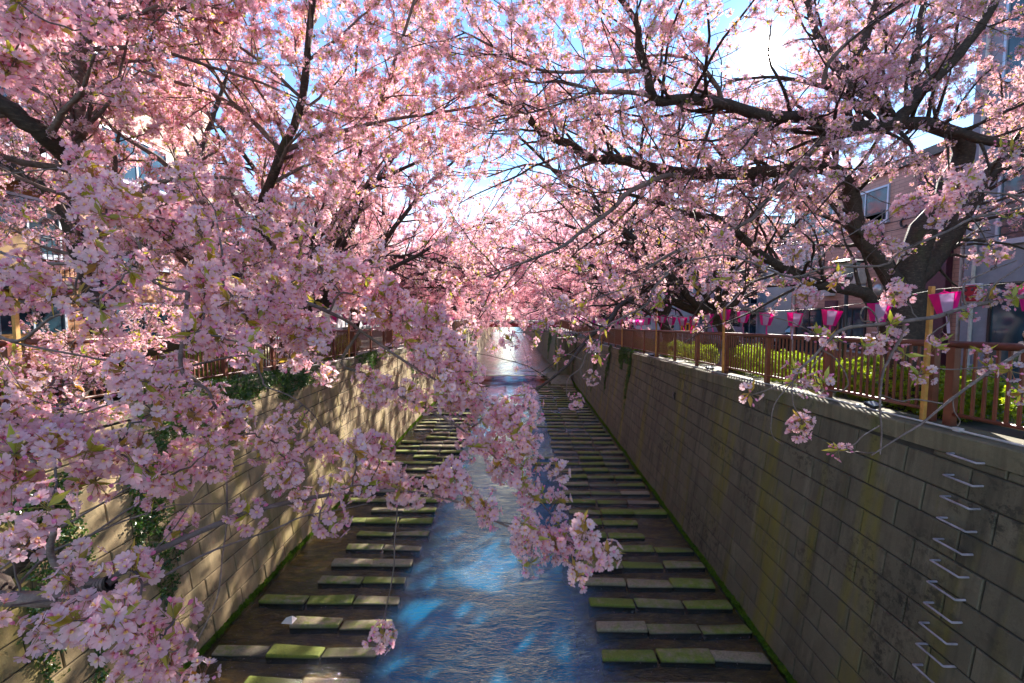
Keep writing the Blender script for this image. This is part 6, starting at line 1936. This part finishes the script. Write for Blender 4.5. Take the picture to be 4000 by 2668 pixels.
def near_right():
    base = (8.0, 1.2, ztop(3) - .2)
    t = Spray(base, 'cherry beside the bridge, its thin boughs of half-open blossom hanging in from the right', 22); t.cl = []
    b = np.array(base)
    crown = b + [-.4, .2, 1.8]
    t.limb([b - [0, 0, .1], b + [-.1, .1, .9], crown], .24, .18, 'trunk', 'bark', 12, keep=False)
    e = T(6, 2650, 430, 2.4)
    t.limb([crown - [0, 0, .2], (crown + e) / 2 + [0, 0, .3], e], .07, .02, 'limb', 'bark')
    t.bough(TR(6, [(2600, 440, 2.3), (2348, 470, 2.2), (2150, 505, 2.15), (1950, 545, 2.1), (1750, 610, 2.05), (1600, 632, 2.0), (1380, 662, 1.98), (1120, 692, 1.95), (1000, 780, 1.95), (900, 890, 1.95), (820, 960, 1.95), (760, 1050, 1.95)]), 42, 12, 2.0, gnarl=.06)
    e2 = T(6, 2700, 650, 2.4)
    t.limb([crown - [0, 0, .6], (crown + e2) / 2, e2], .06, .018, 'limb', 'bark')
    t.bough(TR(6, [(2600, 700, 2.2), (2348, 845, 2.1), (2100, 1000, 2.05), (1850, 1180, 2.0), (1640, 1350, 1.98), (1500, 1435, 1.96), (1300, 1565, 1.95)]), 30, 8, 2.0, gnarl=.06)
    t.bough(TR(6, [(1530, 640, 2.0), (1520, 720, 2.0), (1450, 850, 2.0), (1380, 1000, 1.98), (1358, 1200, 1.97), (1370, 1400, 1.96), (1360, 1560, 1.95)]), 24, 8, 2.0)
    t.bough(TR(6, [(760, 1050, 1.95), (755, 1130, 1.95), (765, 1220, 1.95), (820, 1320, 1.95)]), 10, 6, 1.95)
    t.bough(TR(6, [(760, 1060, 1.95), (640, 1200, 1.95), (608, 1350, 1.95), (625, 1440, 1.95), (685, 1490, 1.95)]), 9, 4, 1.95)
    t.bough(TR(6, [(760, 1060, 1.95), (600, 1110, 1.95), (450, 1160, 1.95)]), 9, 5, 1.95)
    t.bough(TR(6, [(960, 840, 1.95), (1040, 890, 1.95), (1110, 980, 1.95), (1140, 1070, 1.95), (1100, 1120, 1.95), (1040, 1125, 1.95)]), 10, 5, 1.95)
    t.bough(TR(6, [(960, 860, 1.95), (900, 950, 1.95), (880, 1000, 1.95), (900, 1060, 1.95)]), 9, 5, 1.95)
    t.bough(TR(6, [(1820, 590, 2.05), (1825, 650, 2.05), (1750, 700, 2.05), (1700, 745, 2.05)]), 12, 7, 2.05)
    t.bough(TR(6, [(1362, 1360, 1.97), (1250, 1425, 1.97), (1180, 1490, 1.97), (1110, 1505, 1.97)]), 10, 6, 1.97)
    t.bough(TR(6, [(1790, 1210, 2.0), (1600, 1180, 2.0), (1500, 1192, 2.0), (1370, 1150, 2.0)]), 12, 6, 2.0)
    t.bough(TR(6, [(2180, 950, 2.05), (2000, 965, 2.05), (1850, 975, 2.05), (1700, 960, 2.05)]), 12, 6, 2.05)
    t.bough(TR(6, [(1950, 545, 2.1), (1930, 440, 2.1), (1960, 370, 2.12), (2080, 310, 2.15), (2180, 270, 2.18), (2300, 225, 2.2)]), 14, 8, 2.15)
    t.bough(TR(6, [(2100, 470, 2.12), (2130, 400, 2.12), (2230, 330, 2.15), (2350, 250, 2.2), (2500, 180, 2.2)]), 14, 9, 2.15)
    t.bough(TR(6, [(960, 750, 1.95), (750, 650, 1.95), (600, 610, 1.95), (480, 580, 1.95), (430, 540, 1.95)]), 10, 4, 1.95)
    t.bough(TR(6, [(1350, 665, 1.98), (1320, 590, 1.98), (1260, 545, 1.98), (1225, 590, 1.98), (1240, 640, 1.98), (1290, 645, 1.98)]), 12, 8, 1.98)
    t.bough(TR(6, [(1860, 1180, 2.0), (1870, 1260, 2.0), (1910, 1330, 2.0), (1890, 1365, 2.0)]), 9, 5, 2.0)
    # long thin boughs higher up, from beyond the right edge towards the middle
    e3 = T(3, 2700, 1250, 3.0)
    t.limb([crown, (crown + e3) / 2 + [0, 0, .3], e3], .05, .016, 'limb', 'bark')
    t.bough(TR(3, [(2600, 1340, 2.9), (2348, 1345, 2.8), (2050, 1320, 2.7), (1800, 1330, 2.65), (1500, 1400, 2.6)]).tolist() + TR(6, [(1200, 20, 2.6), (1000, 150, 2.6), (850, 330, 2.55)]).tolist(), 18, 5, 2.7)
    t.bough(TR(3, [(2348, 1420, 2.7), (2000, 1500, 2.6)]).tolist() + TR(6, [(1830, 20, 2.6), (1500, 160, 2.5), (1380, 260, 2.5), (1000, 270, 2.5), (780, 340, 2.5), (600, 290, 2.5), (330, 190, 2.5), (120, 210, 2.5), (0, 240, 2.5)]).tolist() + TR(5, [(2200, 330, 2.5), (2050, 400, 2.5), (1850, 450, 2.5), (1650, 520, 2.5), (1480, 570, 2.5)]).tolist(), 20, 6, 2.55, gnarl=.05)
    t.bough(TR(5, [(2250, 310, 2.5), (2150, 420, 2.5), (2100, 530, 2.5), (1950, 610, 2.5), (1800, 700, 2.5), (1770, 780, 2.5), (1690, 860, 2.5), (1650, 960, 2.5), (1560, 1040, 2.5), (1550, 1150, 2.5)]), 18, 5, 2.5, gnarl=.05)
    t.bough(TR(5, [(1655, 905, 2.5), (1560, 870, 2.5), (1490, 890, 2.5)]), 7, 5, 2.5)
    t.bough(TR(5, [(1650, 950, 2.5), (1650, 1020, 2.5), (1730, 1060, 2.5)]), 7, 5, 2.5)
    t.bough(TR(5, [(1800, 700, 2.5), (1650, 720, 2.5), (1450, 715, 2.5), (1180, 720, 2.5)]), 9, 4, 2.5)
    S = t.tufts
    for x, y, d, n, v in [(1480, 170, 2.4, 2, None), (1480, 460, 2.0, 3, None), (850, 490, 2.0, 2, None), (850, 420, 2.05, 1, 5), (1060, 320, 2.4, 2, 5), (790, 200, 2.4, 2, None), (1460, 670, 1.98, 2, 5), (1330, 780, 1.98, 2, None), (1280, 760, 2.0, 1, 5), (1020, 780, 1.95, 2, 5), (930, 760, 1.95, 1, 5),
                          (790, 1010, 1.95, 2, 5), (930, 1090, 1.95, 2, 5), (1010, 1115, 1.95, 1, 5), (820, 1375, 1.95, 2, None), (435, 1165, 1.95, 1, 5), (1070, 1490, 1.97, 1, 5), (1650, 970, 2.05, 2, 5), (1570, 900, 2.05, 1, 5), (1760, 780, 2.05, 2, 5), (2100, 470, 2.12, 3, 5), (1990, 560, 2.1, 1, 5), (2290, 500, 2.15, 2, 5),
                          (2080, 230, 2.2, 1, 5), (2190, 190, 2.2, 1, None), (2120, 950, 2.05, 2, 5), (2240, 985, 2.08, 1, 5), (2090, 890, 2.05, 1, 5), (520, 270, 2.5, 2, 5), (700, 350, 2.5, 1, 5), (60, 370, 2.5, 2, 5), (240, 330, 2.5, 2, 5), (2330, 1150, 2.1, 2, 5), (1330, 30, 2.5, 2, None), (250, 50, 2.5, 2, None)]:
        S(6, [(x, y)], d, n, 26, v)
    for x, y, n, v in [(1215, 765, 1, None), (1360, 745, 1, 5), (1565, 770, 1, 5), (1710, 815, 1, 5), (1805, 840, 1, 5), (1490, 880, 1, 5), (1735, 1065, 1, None), (1580, 1195, 1, None), (1400, 640, 2, 5), (1480, 690, 1, 5), (1500, 520, 2, None), (1660, 550, 2, 5), (1870, 370, 2, None), (1650, 280, 2, 5), (2210, 500, 2, 5), (1820, 690, 1, 5), (2000, 590, 1, 5)]:
        S(5, [(x, y)], 2.5, n, 20, v)
    for x, y, d, n, v in [(1960, 1270, 1.9, 3, None), (1560, 1420, 2.3, 3, None), (1820, 1420, 2.2, 2, None), (1900, 1390, 2.2, 2, None), (2260, 1030, 2.2, 2, 5), (1000, 1200, 2.9, 2, None), (2290, 1470, 2.4, 1, 5), (1780, 1520, 2.3, 1, None)]:
        S(3, [(x, y)], d, n, 34, v)
    t.finish_spray(None)
near_right()
